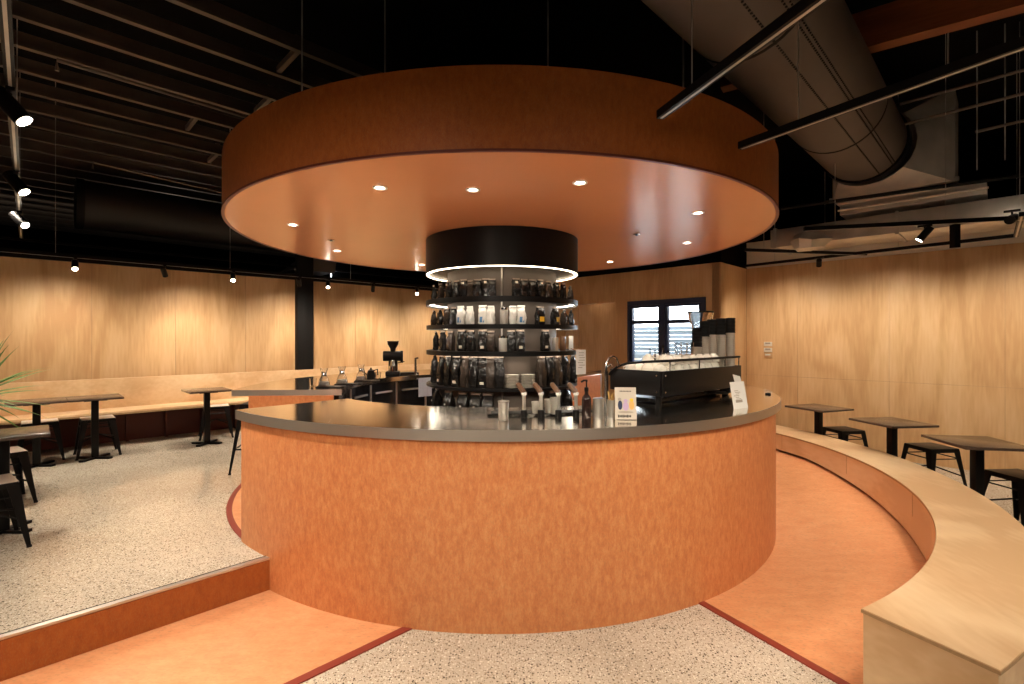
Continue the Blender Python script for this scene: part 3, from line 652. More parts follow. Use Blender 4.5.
# white notices at the right
p = at(741, 408.5, ZT); p.z = ZT
t = thing('folded_menu', 'white folded paper menu standing at the right end of the counter', 'menu', p, R(30))
tl2 = Matrix.Rotation(R(-10), 3, 'X')
b = MB(); b.box(tl2 @ Vector((0, 0, .09)), (.15, .003, .18), rot=tl2); b.build('front_leaf', 'white', t)
b = MB(); b.hexa([(.04, .02, 0), (.145, .045, 0), (.145, .048, 0), (.04, .023, 0), (.0, .06, .225), (.115, .085, .205), (.115, .088, .205), (.0, .063, .225)]); b.build('side_leaf', 'white', t)
b = MB()
for k in range(6): b.box(tl2 @ Vector((-.02 + random.uniform(-.01, .01), -.0025, .12 - k * .011)), (.055 + random.uniform(-.02, .01), .001, .004), rot=tl2)
b.box(tl2 @ Vector((-.01, -.0025, .05)), (.07, .001, .018), rot=tl2)
b.build('printed_text', 'kraft', t)
p = at(768, 394.5, ZT); p.z = ZT
o = MB().lathe([(0, 0), (.024, 0), (.024, .008), (.02, .012), (0, .016)], n=6).build('counter_outlet', 'blk', loc=p); tag(o, 'small black outlet on the steel top near its right edge', 'outlet')

# ---- espresso machine
C0 = Vector((1.085, 3.32, 0)); E1 = Vector((.766, .642, 0)).normalized(); ea = math.atan2(E1.y, E1.x)
t = thing('espresso_machine', 'large black espresso machine on the right of the counter', 'espresso machine', (C0.x, C0.y, ZT), ea)
LW, DP = 1.16, .44; z0, z1 = .072, .245
MB().box((LW / 2, .011, (z0 + z1) / 2), (LW, .022, z1 - z0)).build('front_panel', 'blk', t, bev=.003)
b = MB(); b.hexa([(-.011, .02, z0), (.011, .02, z0), (.011, DP, z0 + .02), (-.011, DP, z0 + .02), (-.011, .02, z1), (.011, .02, z1), (.011, DP, z1), (-.011, DP, z1)]); b.build('side_panel', 'blk', t, bev=.003)
MB().box((LW - .011, DP / 2 + .02, (z0 + z1) / 2), (.022, DP - .03, z1 - z0)).build('side_panel', 'blk', t, bev=.003)
MB().box((LW / 2, DP / 2 + .01, z1 - .025), (LW - .05, DP - .03, .014)).build('cup_tray', 'chrome', t)
MB().box((LW / 2, DP / 2, z0 + .045), (LW - .05, DP - .06, .10)).build('body', 'blkm', t)
MB().box((LW / 2 + .02, DP / 2 + .06, .022), (LW - .2, DP - .16, .026)).build('drip_tray', 'blk', t)
for x in (.08, LW - .10):
    for y in (.09, DP - .08):
        MB().cyl((x, y, .0), (x, y, z0 + .01), .024, .018, n=16).build('leg', 'blk', t)
for x in (.0, ):
    for z in (z0 + .03, z1 - .03):
        for xx in (.02, ): MB().cyl((xx, -.004, z), (xx, .004, z), .006, n=10).build('bolt', 'chrome', t); MB().cyl((-.015, .045, z), (-.008, .045, z), .006, n=10).build('bolt', 'chrome', t)
rz_ = .315
rail = [(LW + .01, .02, rz_), (LW * .6, .012, rz_), (.25, .008, rz_), (.06, .012, rz_), (-.005, .06, rz_ - .003), (-.02, .17, rz_ - .012), (-.024, .28, rz_ - .025), (-.024, .36, rz_ - .05), (-.022, .42, rz_ - .09), (-.02, DP, .2)]
MB().tube(rail, .009, 10).build('cup_rail', 'blk', t)
for x in (.10, .5, .9, LW - .02): MB().cyl((x, .014, z1 - .01), (x, .012, rz_), .005, n=8).build('rail_post', 'chrome', t)
MB().lathe([(.014, 0), (.022, .0), (.022, .01), (.014, .01), (.014, 0)], (0, 0, 0), 18).build('rail_end_ring', 'tip', t).location = (-.01, .2, rz_ + .004)
for gx in (.35, .78):
    gg = MB().cyl((gx, DP - .01, .13), (gx, DP + .06, .13), .045, n=20).build('group_head', 'chrome', t)
    MB().cyl((gx, DP + .05, .085), (gx, DP + .05, .13), .035, n=20).build('portafilter', 'chrome', gg)
b = MB(); b.tube([(LW - .16, DP - .02, .12), (LW - .12, DP + .06, .10), (LW - .11, DP + .07, .0)], .007, 8); b.build('steam_wand', 'chrome', t)
b = MB(); b.tube([(LW - .42, .10, .045), (LW - .30, .04, .035), (LW - .12, .06, .02), (LW - .02, .10, .02)], .012, 8); b.build('hose', 'blk', t)
b = MB(); b.box((LW - .12, .06, .05), (.09, .09, .05)); b.build('valve_box', 'blkm', t, bev=.006)
def mach(x, y, z): v = Matrix.Rotation(ea, 3, 'Z') @ Vector((x, y, z)); return Vector((C0.x + v.x, C0.y + v.y, ZT + v.z))
ztray = z1 - .018
# cups upside down along the machine top
cupA = None; k = 0
rows_ = ((.07, 'front'), (.19, 'middle'), (.31, 'rear'))
for y, rn in rows_:
    for i in range(8 if y < .3 else 5):
        x = .07 + i * .108 + (.03 if rn == 'middle' else 0)
        lb = 'cream cup upturned on the espresso machine, %s row, %s' % (rn, ORD[i].replace(' from the left', ' from left'))
        p = mach(x, y, ztray)
        if cupA is None:
            cupA = thing('ceramic_cup', lb, 'cup', p, 0, 'cream cups upturned on the espresso machine')
            MB().lathe([(.044, 0), (.046, .002), (.045, .02), (.036, .045), (.02, .058), (.019, .064), (.014, .064), (0, .06)], n=24).build('cup_body', 'cup', cupA)
            MB().tube([(.042, 0, .012), (.062, 0, .018), (.064, 0, .034), (.038, 0, .043)], .004, 8).build('handle', 'cup', cupA)
        else: dup(cupA, p, random.uniform(0, 6.2), label=lb)
        if i in (2, 3, 4, 5, 6, 7) and rn != 'front' or (rn == 'front' and i > 0):
            dup(cupA, p + Vector((0, 0, .058)), random.uniform(0, 6.2), label='cream cup on top of another on the machine, %s row, %s' % (rn, ORD[i].replace(' from the left', ' from left')))
# takeaway cup stacks with lids
st = 0
for i, (px, ytop, Y, lidfrac) in enumerate(((697, 329, 3.86, .4), (704.5, 321, 3.96, .3), (712, 320, 4.0, .3), (721, 318.5, 4.06, .3), (730.5, 318, 4.1, .3))):
    p = at(px, 370, Y=Y); zb = ZT + ztray; top = H + (HY - ytop) * Y / F
    t = thing('cup_stack', 'tall stack of grey takeaway cups topped by black lids, %s on the machine' % ORD[i].replace(' from the left', ' from left'), 'cup stack', (p.x, p.y, zb), 0, 'takeaway cup stacks on the espresso machine')
    hh = top - zb; ncup = int(hh * (1 - lidfrac) / .016); r = .036
    b = MB(); prof = [(0, 0)]
    for k in range(ncup): prof += [(r * .97, k * .016), (r, k * .016 + .012), (r * 1.04, k * .016 + .0135), (r * 1.0, k * .016 + .0155)]
    prof += [(0, ncup * .016)]
    b.lathe(prof, n=22); b.build('paper_cups', 'kraft', t)
    b = MB(); prof = [(0, ncup * .016)]; z = ncup * .016
    while z < hh: prof += [(r * 1.08, z), (r * 1.08, z + .006), (r * .9, z + .009)]; z += .0115
    prof += [(0, z)]
    b.lathe(prof, n=22); b.build('lids', 'blkm', t)
# small bottles seen in front of the window
for i, (px, hh, m, r) in enumerate(((650, .1, 'blk', .012), (655, .09, 'blk', .012), (663, .13, 'amber', .018), (668, .09, 'galv', .014))):
    p = at(px, 352, Y=3.78); t = thing('syrup_bottle', 'small dark bottle on the machine before the window, %s' % ORD[i].replace(' from the left', ' from left'), 'bottle', (p.x, p.y, ZT + z1 - .018), 0, 'small bottles before the window')
    hh += .06
    MB().lathe([(0, 0), (r, 0), (r, hh * .6), (r * .4, hh * .72), (r * .4, hh * .9), (0, hh * .9)], n=16).build('bottle_body', m, t)
    MB().lathe([(0, hh * .88), (r * .5, hh * .88), (r * .5, hh), (0, hh)], n=12).build('cap', 'blk', t)
for i, px in enumerate((678, 684, 690)):
    p = at(px, 350, Y=3.6); o = MB().lathe([(0, 0), (.022, 0), (.028, .09), (.026, .09), (.021, .006), (0, .006)], n=20).build('water_glass', 'cglass', loc=(p.x, p.y, ZT + ztray + .122))
    tag(o, 'clear glass standing on the cups, %s of three' % ORD[i], 'glass', 'clear glasses on the machine'); 
# grinder with clear hopper behind the machine
p = at(700.5, 400, Y=4.28)
t = thing('hopper_grinder', 'coffee grinder with a clear flared hopper behind the espresso machine', 'grinder', (p.x, p.y, ZT))
MB().box((0, 0, .02), (.18, .24, .04)).build('base', 'blk', t, bev=.01)
MB().lathe([(0, .04), (.07, .04), (.075, .2), (.07, .44), (.045, .47), (0, .47)], n=28).build('grinder_body', 'blk', t)
MB().lathe([(.045, .47), (.055, .52), (.105, .66), (.105, .69), (.101, .69), (.05, .52), (.041, .47)], n=32).build('hopper', 'cglass', t)
MB().lathe([(0, .69), (.11, .69), (.11, .702), (0, .705)], n=32).build('hopper_lid', 'blk', t)
# gooseneck tap at left of machine
p = at(606, 405, Y=3.45); t = thing('gooseneck_tap', 'chrome gooseneck tap left of the espresso machine', 'tap', (p.x, p.y, ZT), R(20))
MB().cyl((0, 0, 0), (0, 0, .24), .018, .014, n=18).build('tap_body', 'chrome', t)
MB().tube([(0, 0, .23), (.005, 0, .30), (.025, 0, .335), (.055, 0, .345), (.085, 0, .33), (.10, 0, .29), (.10, 0, .27)], .008, 10).build('spout', 'chrome', t)
MB().tube([(.0, 0, .26), (.03, -.01, .29), (.05, -.01, .27)], .006, 8).build('lever', 'chrome', t)

# ---- items on the rear counter
cf0 = None
for i, (px, py, sc_) in enumerate(((324, 386, 1.), (342, 383.3, 1.05), (361, 380.3, 1.))):
    p = at(px, py, ZT + .014); p.z = ZT + .014
    lb = 'glass carafe on the rear counter, %s of three' % ['leftmost', 'middle', 'rightmost'][i]
    if cf0 is None:
        cf0 = thing('glass_carafe', lb, 'carafe', p, 0, 'glass carafes on the rear counter')
        MB().lathe([(0, 0), (.05, 0), (.055, .01), (.045, .06), (.02, .105), (.022, .12), (.038, .17), (.036, .17), (.018, .12), (.018, .105), (.042, .06), (.05, .012), (0, .006)], n=28).build('carafe_body', 'cglass', cf0)
        MB().lathe([(.0215, .095), (.026, .1), (.026, .125), (.0235, .13), (.0215, .095)], n=24).build('collar', 'chrome', cf0)
        MB().lathe([(0, .008), (.046, .01), (.043, .04), (0, .04)], n=24).build('water', 'galv', cf0)
    else: dup(cf0, p, label=lb)
    s_ = thing('scale_tray', 'flat black scale under the %s carafe' % ['leftmost', 'middle', 'rightmost'][i], 'scale', (p.x + .06, p.y + .02, ZT), .2, 'black scales on the rear counter')
    MB().box((0, 0, .006), (.26, .15, .010)).build('scale_plate', 'blk', s_, bev=.002)
    MB().box((.07, -.06, .0115), (.06, .02, .001)).build('display', 'galv', s_)
for i, (px, py) in enumerate(((313, 386), (378, 378.5))):
    p = at(px, py, ZT); p.z = ZT
    o = MB().lathe([(0, 0), (.03, 0), (.034, .075), (.032, .075), (.028, .006), (0, .006)], n=24).build('water_glass', 'cglass', loc=p)
    tag(o, ['small clear glass left of the carafes', 'small clear glass beside the black grinder'][i], 'glass', 'glasses on the rear counter')
p = at(393, 376, ZT); p.z = ZT; t = thing('coffee_grinder', 'tall black coffee grinder on the rear counter', 'grinder', p, R(10))
MB().box((0, 0, .03), (.17, .26, .06)).build('base', 'blk', t, bev=.012)
MB().box((0, .05, .16), (.11, .12, .24)).build('grinder_body', 'blk', t, bev=.02)
MB().cyl((-.12, .02, .245), (.10, .02, .245), .062, n=24).build('motor', 'blk', t, bev=.006)
MB().cyl((.09, .02, .235), (.12, .02, .235), .075, n=24).build('burr_dial', 'blkm', t)
MB().lathe([(0, .30), (.03, .30), (.035, .34), (.065, .39), (.07, .43), (.066, .43), (.03, .345), (0, .34)], n=24).build('hopper', 'blk', t)
MB().cyl((0, -.05, .12), (0, -.05, .20), .03, .022, n=16).build('chute', 'chrome', t)
MB().tube([(.06, -.04, .16), (.12, -.06, .18), (.14, -.07, .18)], .006, 8).build('lever', 'chrome', t)
MB().lathe([(0, .061), (.04, .061), (.045, .13), (.04, .13), (.036, .07), (0, .068)], (0, -.06, 0), 20).build('catch_cup', 'chrome', t)
p = at(407, 374, ZT); p.z = ZT; o = MB().box((0, 0, .012), (.26, .2, .022)).build('knock_tray', 'blk', bev=.006, loc=p); o.rotation_euler.z = .5
tag(o, 'low black tray right of the grinder on the rear counter', 'tray')
p = at(415.5, 374.5, ZT); p.z = ZT; t = thing('slim_tap', 'slim straight steel tap on the rear counter', 'tap', p)
MB().cyl((0, 0, 0), (0, 0, .21), .018, n=16).build('tap_stem', 'chrome', t); MB().cyl((-.005, 0, .2), (.04, -.01, .215), .012, n=12).build('spout', 'chrome', t)
p = at(371, 377.5, ZT); p.z = ZT; t = thing('pour_kettle', 'small black kettle behind the rightmost carafe', 'kettle', p, R(160))
MB().lathe([(0, 0), (.05, 0), (.055, .02), (.04, .07), (.035, .085), (0, .09)], n=22).build('kettle_body', 'blk', t)
MB().tube([(.05, 0, .03), (.09, 0, .05), (.10, 0, .1), (.13, 0, .12)], [.01, .007, .005, .004], 8).build('spout', 'blk', t)
MB().tube([(-.03, 0, .08), (-.09, 0, .1), (-.095, 0, .03)], .008, 8).build('handle', 'blk', t)
MB().lathe([(0, .088), (.03, .09), (.008, .1), (.01, .115), (0, .12)], n=16).build('lid', 'blk', t)

# ------------------------------------------------------------------ benches
t = thing('curved_bench', 'long curved pale plywood bench sweeping round the right of the counter', 'bench', (AX, AY, 0))
BS, BE = -63.0, 25.
MB().ring(3.343, 3.768, BS, BE, .402, .42, n=100, c=c00).build('seat', 'plyb', t)
MB().ring(3.341, 3.770, BS - .03, BE, .403, .416, n=100, c=c00).build('seat_edge', 'plye', t)
def btoe(a): return rampz(a) + .055
MB().ring(3.348, 3.368, BS + .04, BE, lambda a: max(.05, rampz(a) + .03), .402, n=100, c=c00).build('front_panel', 'plyb', t)
MB().ring(3.748, 3.763, BS + .04, BE, .03, .402, n=100, c=c00).build('back_panel', 'plyb', t)
MB().ring(3.43, 3.70, BS + .5, BE - .3, 0, .3, n=80, c=c00).build('toe_kick', 'plye', t)
b = MB(); a = R(BS + .18); b.box((3.5555 * math.cos(a), 3.5555 * math.sin(a), .204), (.415, .018, .396), a); b.build('end_panel', 'plyb', t)
b = MB()
for an in (-45, -25, -5, 12): a = R(an); b.box((3.3475 * math.cos(a), 3.3475 * math.sin(a), .315), (.002, .003, .17), a)
b.build('panel_joint', 'plye', t)
# wall bench left
t = thing('wall_bench', 'long pale plywood bench along the left wall', 'bench', tq(2, 7.85, ZR))
def BX(t0, t1, q0, q1, z0, z1): return MB().box(tqr((t0 + t1) / 2, (q0 + q1) / 2, (z0 + z1) / 2), (t1 - t0, q1 - q0, z1 - z0), ANG)
TB0, TB1 = -2.2, 6.4
BX(TB0, TB1, 7.59, 8.10, .60, .645).build('seat', 'plyb', t, bev=.002)
BX(TB0, TB1, 7.587, 7.592, .602, .62).build('seat_edge', 'plye', t)
BX(TB0, TB1, 8.0, 8.06, .645, 1.02).build('backrest', 'plyb', t, bev=.002)
BX(TB0, TB1, 8.07, 8.11, ZR, .60).build('base_panel', 'maroon', t)
s = TB0 + .1
while s < TB1: BX(s, s + .03, 7.98, 8.07, ZR, .60).build('batten', 'maroon', t); s += .43
# small ledge bench by the return wall
t = thing('corner_ledge', 'small plywood ledge in the corner beyond the curved bench', 'ledge', tq(7.1, 2.4, 0))
MB().box(tqr(7.42, 2.52, .40), (.5, .4, .04), ANG).build('ledge_top', 'plyb', t, bev=.002); MB().box(tqr(7.42, 2.55, .19), (.44, .32, .38), ANG).build('ledge_box', 'plyb', t)

# ------------------------------------------------------------------ tables and stools
def make_table(size, label, group, ztop, bs=.36):
    t = thing('cafe_table', label, 'table', (0, 0, 0), 0, group)
    MB().box((0, 0, ztop - .011), (size, size, .022)).build('tabletop', 'tbl', t, bev=.004)
    MB().box((0, 0, ztop - .031), (.2, .2, .018)).build('mounting_plate', 'blk', t)
    for s in (-1, 1): MB().tube([(s * .04, 0, ztop - .03), (s * .12, 0, ztop - .035), (s * .12, 0, ztop - .022)], .006, 6).build('bracket', 'blk', t)
    MB().box((0, 0, (ztop - .04) / 2 + .01), (.065, .065, ztop - .06)).build('column', 'blk', t, bev=.006)
    b = MB(); b.box((0, 0, .012), (bs, .05, .02), R(45)); b.box((0, 0, .012), (bs, .05, .0199), R(-45)); b.build('base', 'blk', t)
    return t
def make_stool(h, label, group, seatm='blk', w=.30, foot=.40, tall=False):
    t = thing('bar_stool' if tall else 'metal_stool', label, 'stool', (0, 0, 0), 0, group)
    b = MB(); s = w / 2
    b.box((0, 0, h - .006), (w, w, .012)); b.build('seat', seatm, t, bev=.005)
    b = MB()
    for a in range(4):
        m = Matrix.Rotation(a * PI / 2, 3, 'Z'); q = [Vector((-s + .004, -s, h - .04)), Vector((s - .004, -s, h - .04)), Vector((s - .004, -s + .003, h - .04)), Vector((-s + .004, -s + .003, h - .04))]
        b.hexa([m @ v for v in q] + [m @ (v + Vector((0, 0, .036))) for v in q])
    b.build('apron', 'blk', t)
    f = foot / 2
    for sx, sy in ((-1, -1), (1, -1), (1, 1), (-1, 1)):
        b = MB()
        def sect(cx, cy, ww, z): return [Vector((cx, cy, z)), Vector((cx - sx * ww, cy, z)), Vector((cx - sx * ww, cy - sy * .003, z)), Vector((cx - sx * .004, cy - sy * .003, z)),
                                         Vector((cx - sx * .004, cy - sy * ww, z)), Vector((cx, cy - sy * ww, z))]
        lo = [b.bm.verts.new(v) for v in sect(sx * f, sy * f, .022 if not tall else .018, .0)]; hi = [b.bm.verts.new(v) for v in sect(sx * s, sy * s, .062 if not tall else .05, h - .012)]
        for i in range(6): b._f([lo[i], lo[(i + 1) % 6], hi[(i + 1) % 6], hi[i]])
        b._f(lo); b._f(hi)
        lg = b.build('leg', 'blk', t)
        MB().lathe([(0, 0), (.014, 0), (.014, .012), (0, .014)], (sx * (f - .01), sy * (f - .01), 0), 10).build('foot_cap', 'blkm', lg)
    zb = h * .45 if not tall else h * .35; fr = 1 - zb / h; e = f + (s - f) * (zb / h) - .012
    if not tall:
        e2 = f + (s - f) * .72 - .012
        for sg in (-1, 1):
            MB().tube([(-e, sg * e, zb * .9), (0, sg * .0, zb * 1.25), (e, -sg * e, zb * .9)], .007, 6).build('cross_brace', 'blk', t)
        for a in range(4):
            m = Matrix.Rotation(a * PI / 2, 3, 'Z'); MB().tube([m @ Vector((-e2, -e2, h * .78)), m @ Vector((e2, -e2, h * .78))], .006, 6).build('side_brace', 'blk', t)
    else:
        for a in range(4):
            m = Matrix.Rotation(a * PI / 2, 3, 'Z'); MB().tube([m @ Vector((-e, -e, zb)), m @ Vector((e, -e, zb))], .008, 6).build('foot_rail', 'blk', t)
    return t
tr0 = make_table(.50, 'dark square table on the right, farthest of the three behind the curved bench', 'square tables behind the curved bench', .715, .20)
RTAB = [(818.5, 5.86, 'dark square table on the right, farthest of the three behind the curved bench'),
        (892, 4.86, 'dark square table on the right, middle of the three behind the curved bench'), (977, 3.93, 'dark square table on the right, nearest and cut by the frame edge')]
for i, (px, Y, lb) in enumerate(RTAB):
    p = Vector(((px - CX) / F * Y, Y, 0)); 
    if i == 0: tr0.location = p; tr0.rotation_euler.z = R(20)
    else: dup(tr0, p, R(7 - 16 * (i - 1)), label=lb)
st0 = make_stool(.45, 'black metal stool between the farthest and middle right tables', 'black stools at the right tables')
RST = [(843.5, 5.9, R(52), 'low black metal stool between the farthest and middle right tables'), (931, 4.97, R(50), 'low black metal stool between the middle and nearest right tables'), (1021, 3.95, R(50), 'low black metal stool cut by the right edge of the picture')]
for i, (px, Y, rr, lb) in enumerate(RST):
    p = Vector(((px - CX) / F * Y, Y, 0))
    if i == 0: st0.location = p; st0.rotation_euler.z = ANG + rr; st0['label'] = lb
    else: dup(st0, p, ANG + rr, label=lb)
tl0 = make_table(.47, 'x', 'square tables on the raised floor', .885 - ZR)
LTAB = [(-4.56, 5.47, 'dark square table by the left bench, right one of the joined pair'), (-4.90, 5.143, 'dark square table by the left bench, left one of the joined pair'),
        (-3.77, 6.23, 'dark square table standing alone by the left bench near the counter'), (-3.47, 3.40, 'dark square table nearest the camera at the left edge')]
for i, (x, y, lb) in enumerate(LTAB):
    if i == 0: tl0.location = (x, y, ZR); tl0.rotation_euler.z = ANG; tl0['label'] = lb
    else: dup(tl0, (x, y, ZR), ANG, label=lb)
sl0 = make_stool(.43, 'x', 'pale topped stools on the raised floor', 'seat')
LST = [(97.5, 5.66, .1, 'pale topped black stool under the right table of the joined pair'), (40, 5.42, .2, 'pale topped black stool under the left table of the joined pair'),
       (216, 6.68, 0., 'pale topped black stool under the lone table by the counter')]
for i, (px, Y, rr, lb) in enumerate(LST):
    p = Vector(((px - CX) / F * Y, Y, ZR))
    if i == 0: sl0.location = p; sl0.rotation_euler.z = ANG + rr * 0; sl0['label'] = lb
    else: dup(sl0, p, ANG - (.2 if i == 2 else 0), label=lb)
dup(sl0, (-4.10, 3.97, ZR), ANG + .2, label='black stool behind the nearest left table')
dup(sl0, (-3.33, 3.13, ZR), ANG + .15, label='black stool in front of the nearest left table, closest to the camera')
bs = make_stool(.68, 'tall black bar stool under the overhang left of the counter', None, 'blk', .26, .42, True); bs.location = (-2.54, 5.06, ZR); bs.rotation_euler.z = R(12)

# ------------------------------------------------------------------ plant
t = thing('dracaena_plant', 'spiky green dracaena at the left edge of the picture', 'plant', (-4.40, 4.08, ZR))
MB().lathe([(0, 0), (.15, 0), (.19, .30), (.175, .30), (.165, .27), (0, .27)], n=32).build('pot', 'pot', t)
MB().lathe([(0, .262), (.166, .262), (.166, .276), (0, .28)], n=24).build('soil', 'soil', t)
MB().tube([(0, 0, .26), (.01, .01, .5), (-.01, 0, .72), (0, 0, .93)], [.022, .02, .018, .016], 10).build('trunk', 'bark', t)
b = MB(); rn = random.Random(5)
for k in range(52):
    az = k * 2.39996; el = R(72 - k * 2.2 + rn.uniform(-8, 8)); L = rn.uniform(.38, .56); w = rn.uniform(.017, .023)
    o_ = Vector((0, 0, .93 - k * .0022)); d = Vector((math.cos(az) * math.cos(el), math.sin(az) * math.cos(el), math.sin(el))); side = Vector((-math.sin(az), math.cos(az), 0)); n = 9; prev = None; pos = o_.copy()
    for i in range(n + 1):
        f = i / n; ww = w * (math.sin(PI * min(1, f * .9 + .12)) ** .6) * (1 - f ** 3) + .0006
        up = side.cross(d).normalized()
        cur = [b.bm.verts.new(pos - side * ww + up * ww * .5), b.bm.verts.new(pos), b.bm.verts.new(pos + side * ww + up * ww * .5)]
        if prev: b._f([prev[0], prev[1], cur[1], cur[0]]); b._f([prev[1], prev[2], cur[2], cur[1]])
        prev = cur; d = (d + Vector((0, 0, -.075 * f))).normalized(); pos = pos + d * L / n
b.build('foliage', 'leaf', t, sharp=80)

# ------------------------------------------------------------------ switch plates
for i, (py, hh) in enumerate(((344, .05), (350, .05), (355.5, .05))):
    u = (768 - CX) / F; Y = (RT - .012) / (D_.x * u + D_.y); p = Vector((u * Y, Y, H - (py - HY) * Y / F))
    t = thing('wall_switch', 'small switch plate on the right wall, %s of three' % ['topmost', 'middle', 'lowest'][i], 'switch', p, ANG + PI / 2, 'switch plates on the right wall')
    MB().box((0, .0, 0), (.11, .012, .062)).build('plate', ['lab', 'lab', 'ply'][i], t, bev=.002)
    MB().box((0, .008, .012), (.07, .006, .022)).build('rocker', 'kraft' if i < 2 else 'lab', t)

# ------------------------------------------------------------------ track lighting
def track(p0, p1, label, w_=.035):
    p0, p1 = Vector(p0), Vector(p1); d = p1 - p0
    t = thing('light_track', label, 'light track', p0)
    m = d.to_track_quat('X', 'Z').to_matrix()
    MB().box(d / 2, (d.length, w_, w_), rot=m).build('track_bar', 'blk', t)
    MB().box(d / 2 - Vector((0, 0, w_ / 2)), (d.length - .02, .012, .004), rot=m).build('track_slot', 'galv', t)
    n = max(2, int(d.length / 2) + 1)
    for k in range(n):
        q = d * ((k + .3) / n)
        MB().cyl(q, Vector((q.x, q.y, ZC - p0.z)), .003, n=6).build('suspension_wire', 'galv', t)
    return t
def head(p, aim, label, watts=0, size=50, lens='lamp', L=.13, r=.03, group='spot heads on the light tracks', blend=.7, col=(1, .87, .70), soft=.03):
    """cylindrical spot head hanging from a track at p"""
    p = Vector(p); t = thing('track_spotlight', label, 'spotlight', p, 0, group)
    d = (Vector(aim) - p).normalized(); c = Vector((0, 0, -.075))
    MB().cyl((0, 0, 0), c, .007, n=8).build('stem', 'blk', t)
    MB().box((0, 0, -.008), (.03, .1, .016), rot=Matrix.Rotation(ANG, 3, 'Z')).build('adaptor', 'blk', t)
    hd = MB().cyl(c - d * L / 2, c + d * L / 2, r, n=20).build('lamp_housing', 'blk', t)
    MB().cyl(c + d * (L / 2), c + d * (L / 2 + .003), r * .8, n=20).build('lens', lens, hd)
    if watts: spot(p + c + d * (L / 2 + .012), p + c + d * 2, watts, size, blend, col, r=soft)
    return t
# left wall track
TQ, TZ = 7.15, 2.44
track(tq(-2.0, TQ, TZ), tq(6.5, TQ, TZ), 'long black light track along the left wall')
def trk(px, q=TQ): u = (px - CX) / F; Y = q / (N_.x * u + N_.y); return Vector((u * Y, Y, TZ - .02))
for i, (px, kind, w) in enumerate(((75, 'c', 26), (164, 'w', 26), (233, 'c', 26), (299, 'w', 26), (328, 'c', 26), (373, 'w', 26), (417, 'c', 26))):
    p = trk(px); tpos = D_.dot(p)
    lb = 'black spotlight over the left wall, %s' % ORD[i]
    if kind == 'w': aim = tq(tpos + .5, LQ, 1.3)
    else: aim = tq(tpos - .15, LQ - 1.5, .2) 
    if kind == 'c': aim = p + Vector((-p.x * .4, -p.y * .4, -3.2))
    head(p, aim, lb, w * .7 if kind == 'w' else 6, 60, 'lamp')
    if kind == 'c': pass
for t_ in (-1.4, .2, 1.6, 3.0, 4.4, 5.7):         # wall wash at the same track, mostly added bare spots without heads
    head(tq(t_, TQ, TZ - .02), tq(t_ + .1, LQ, 1.05), 'black wall washing spotlight over the left bench', 16, 88, 'lamp', group='wall washers over the left bench', blend=1., soft=.04) if t_ < -1.3 else spot(tq(t_, TQ + .1, TZ - .1), tq(t_ + .1, LQ, .6), 42, 125, 1., r=.04)
# near left track with three big heads aimed at the counter
track(tq(-.06, 1.2, 2.72), tq(-.06, 8.0, 2.72), 'black light track running away at the far left')
for i, (px, py, aimv) in enumerate(((22, 110, (-.6, 2.9, .5)), (17, 184, (-1.6, 3.6, .5)), (24, 221, (-1.9, 4.2, .6)))):
    Y = F * 1.07 / (HY - py); p = Vector(((px - CX) / F * Y, Y, 2.70)); q = N_.dot(p); p = tq(-.06, q, 2.70)
    head(p, Vector(aimv), 'black spotlight with glowing lens at the far left, %s' % ['topmost', 'middle', 'lowest'][i], 75, 75, 'lamp', L=.16, r=.038, group='spotlights on the far left track')
# right tracks
ZK = 2.55
k1, k2 = at(804, 229, ZK), at(1030, 217.5, ZK)
track(k1, k2, 'black light track segment at the right with a lit spotlight')
track(at(745, 266, ZK), at(1016, 235.5, ZK), 'black light track along the top of the right wall')
track(at(745, 250, ZK), at(866, 254, ZK), 'short black light track right behind the canopy')
track(at(1016, 235.5, ZK), at(1022, 214, ZK), 'short black track joint at the right edge')
def on(a, b_, f): return a + (b_ - a) * f
pk = on(k1, k2, .56); head(pk - Vector((0, 0, .02)), pk + Vector((-.45, .3, -.75)), 'black spotlight with lit end hanging at the right track', 30, 80, 'lamp', group='spotlights at the right tracks')
pk = on(k1, k2, .69); o = MB().box((0, 0, -.11), (.05, .05, .2)).build('driver_box', 'blk', loc=pk - Vector((0, 0, .018))); tag(o, 'black upright driver box hanging from the right track', 'driver box')
pk = at(819, 257, ZK); head(pk, pk + Vector((.3, .5, -.6)), 'small black spotlight on the right wall track', 0, group='spotlights at the right tracks', L=.09)
pk = at(1012, 210, 2.62); head(pk, pk + Vector((.3, .2, .1)), 'black spotlight at the right edge above the track', 0, group='spotlights at the right tracks', L=.16, r=.035)
for q in (2.1, 1.0, -.1, -1.2, -2.4, -3.8): spot(tq(6.85, q, 2.5), tq(RT, q + .05, .6), 40, 120, 1., r=.04)
# foreground tracks under the big duct
a0, a1_ = at(660, 115, Y=2.45), at(815, 0, 2.648); dv = (a1_ - a0)
track(a0, a0 + dv * 1.9, 'black light track crossing the duct, left one in the foreground', .04)
b0, b1_ = at(740, 146, Y=2.85), at(1024, 43, 2.66); dv2 = (b1_ - b0)
track(b0, b0 + dv2 * 1.9, 'black light track crossing the duct, right one in the foreground', .04)
fg = [(a0 + dv * 1.62, (.5, 2.7, .5)), (a0 + dv * 1.85, (-.5, 2.7, .4)), (b0 + dv2 * 1.35, (1.6, 3.6, .4)), (b0 + dv2 * 1.7, (2.5, 3.2, .2))]
for i, (p, aimv) in enumerate(fg):
    head(p - Vector((0, 0, .02)), aimv, 'black spotlight beyond the top edge aimed at the counter', 34, 85, 'lamp', group='spotlights beyond the top edge', soft=.05)
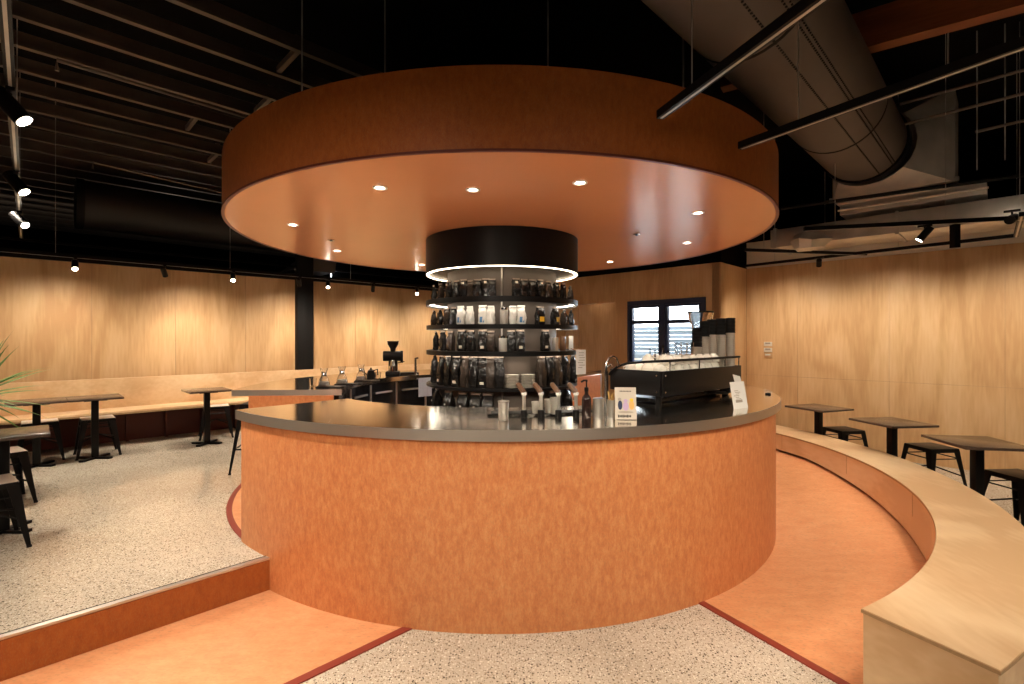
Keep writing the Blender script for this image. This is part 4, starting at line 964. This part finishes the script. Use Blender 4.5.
# unseen fill spots added to brighten the floors, no fixtures
for x, y, w, sz in ((-3.3, 1.4, 130, 95), (-5.4, 2.6, 130, 95), (-4.6, 4.4, 150, 95), (-3.2, 6.2, 110, 80), (-1.6, .3, 110, 95), (.3, -.6, 110, 95), (2.2, .2, 120, 95), (4.9, 2.2, 110, 95), (5.4, 4.0, 70, 90)):
    spot((x, y, 2.9), (x, y, 0), w, sz, .9, r=.10)
spot((2.95, 5.0, 2.9), (2.95, 4.9, 0), 60, 80, .9, r=.08); spot((3.1, 3.0, 2.9), (2.9, 3.0, 0), 60, 80, .9, r=.08)  # added fill over the orange ramp
spot((-1.3, -.4, 2.5), (-.9, 2.7, .5), 120, 85, .9, r=.12); spot((1.0, -.4, 2.5), (.9, 2.8, .5), 45, 85, .9, r=.12)  # added fill on the counter front from behind the camera
for t_ in (-1.5, 2., 5.): spot(tq(t_, 10.8, 2.6), tq(t_, 10.9, 3.9), 40, 150, 1., r=.1)  # uplights added behind the left wall to bring out the purlins
# light behind, inside the ring
for an in (-90, 0, 90, 180): spot(pol(1.2, an, 2.48), pol(1.3, an, 0), 10, 110, .7)
# weak downward spot inside the alcove
spot(tq(WT + .2, wq(3.1), 2.4), tq(WT + .2, wq(3.1), 0), 1, 140, .8)

# ------------------------------------------------------------------ world, camera
w = bpy.data.worlds.new('World'); S.world = w; w.use_nodes = True
nt = w.node_tree; bg = nt.nodes['Background']; bg.inputs[1].default_value = 16.0
sky = nt.nodes.new('ShaderNodeTexSky'); sky.sky_type = 'HOSEK_WILKIE'; sky.turbidity = 8; sky.sun_direction = (.2, -.5, .8)
mx = nt.nodes.new('ShaderNodeMix'); mx.data_type = 'RGBA'; mx.inputs[0].default_value = .75; mx.inputs[7].default_value = (.80, .90, 1, 1)
nt.links.new(sky.outputs[0], mx.inputs[6]); nt.links.new(mx.outputs[2], bg.inputs[0])
cd = bpy.data.cameras.new('camera'); cam = bpy.data.objects.new('camera', cd); COL.objects.link(cam)
cam.location = (0, 0, H); cam.rotation_euler = (PI / 2, 0, 0)
cd.sensor_width = 36; cd.lens = F / 1024 * 36; cd.shift_x = (512 - CX) / 1024; cd.shift_y = -(342 - HY) / 1024
cd.clip_start = .05; cd.clip_end = 200
S.camera = cam
S.view_settings.view_transform = 'Standard'; S.view_settings.look = 'None'; S.view_settings.gamma = 1; S.view_settings.use_curve_mapping = False
S.view_settings.exposure = 0.9
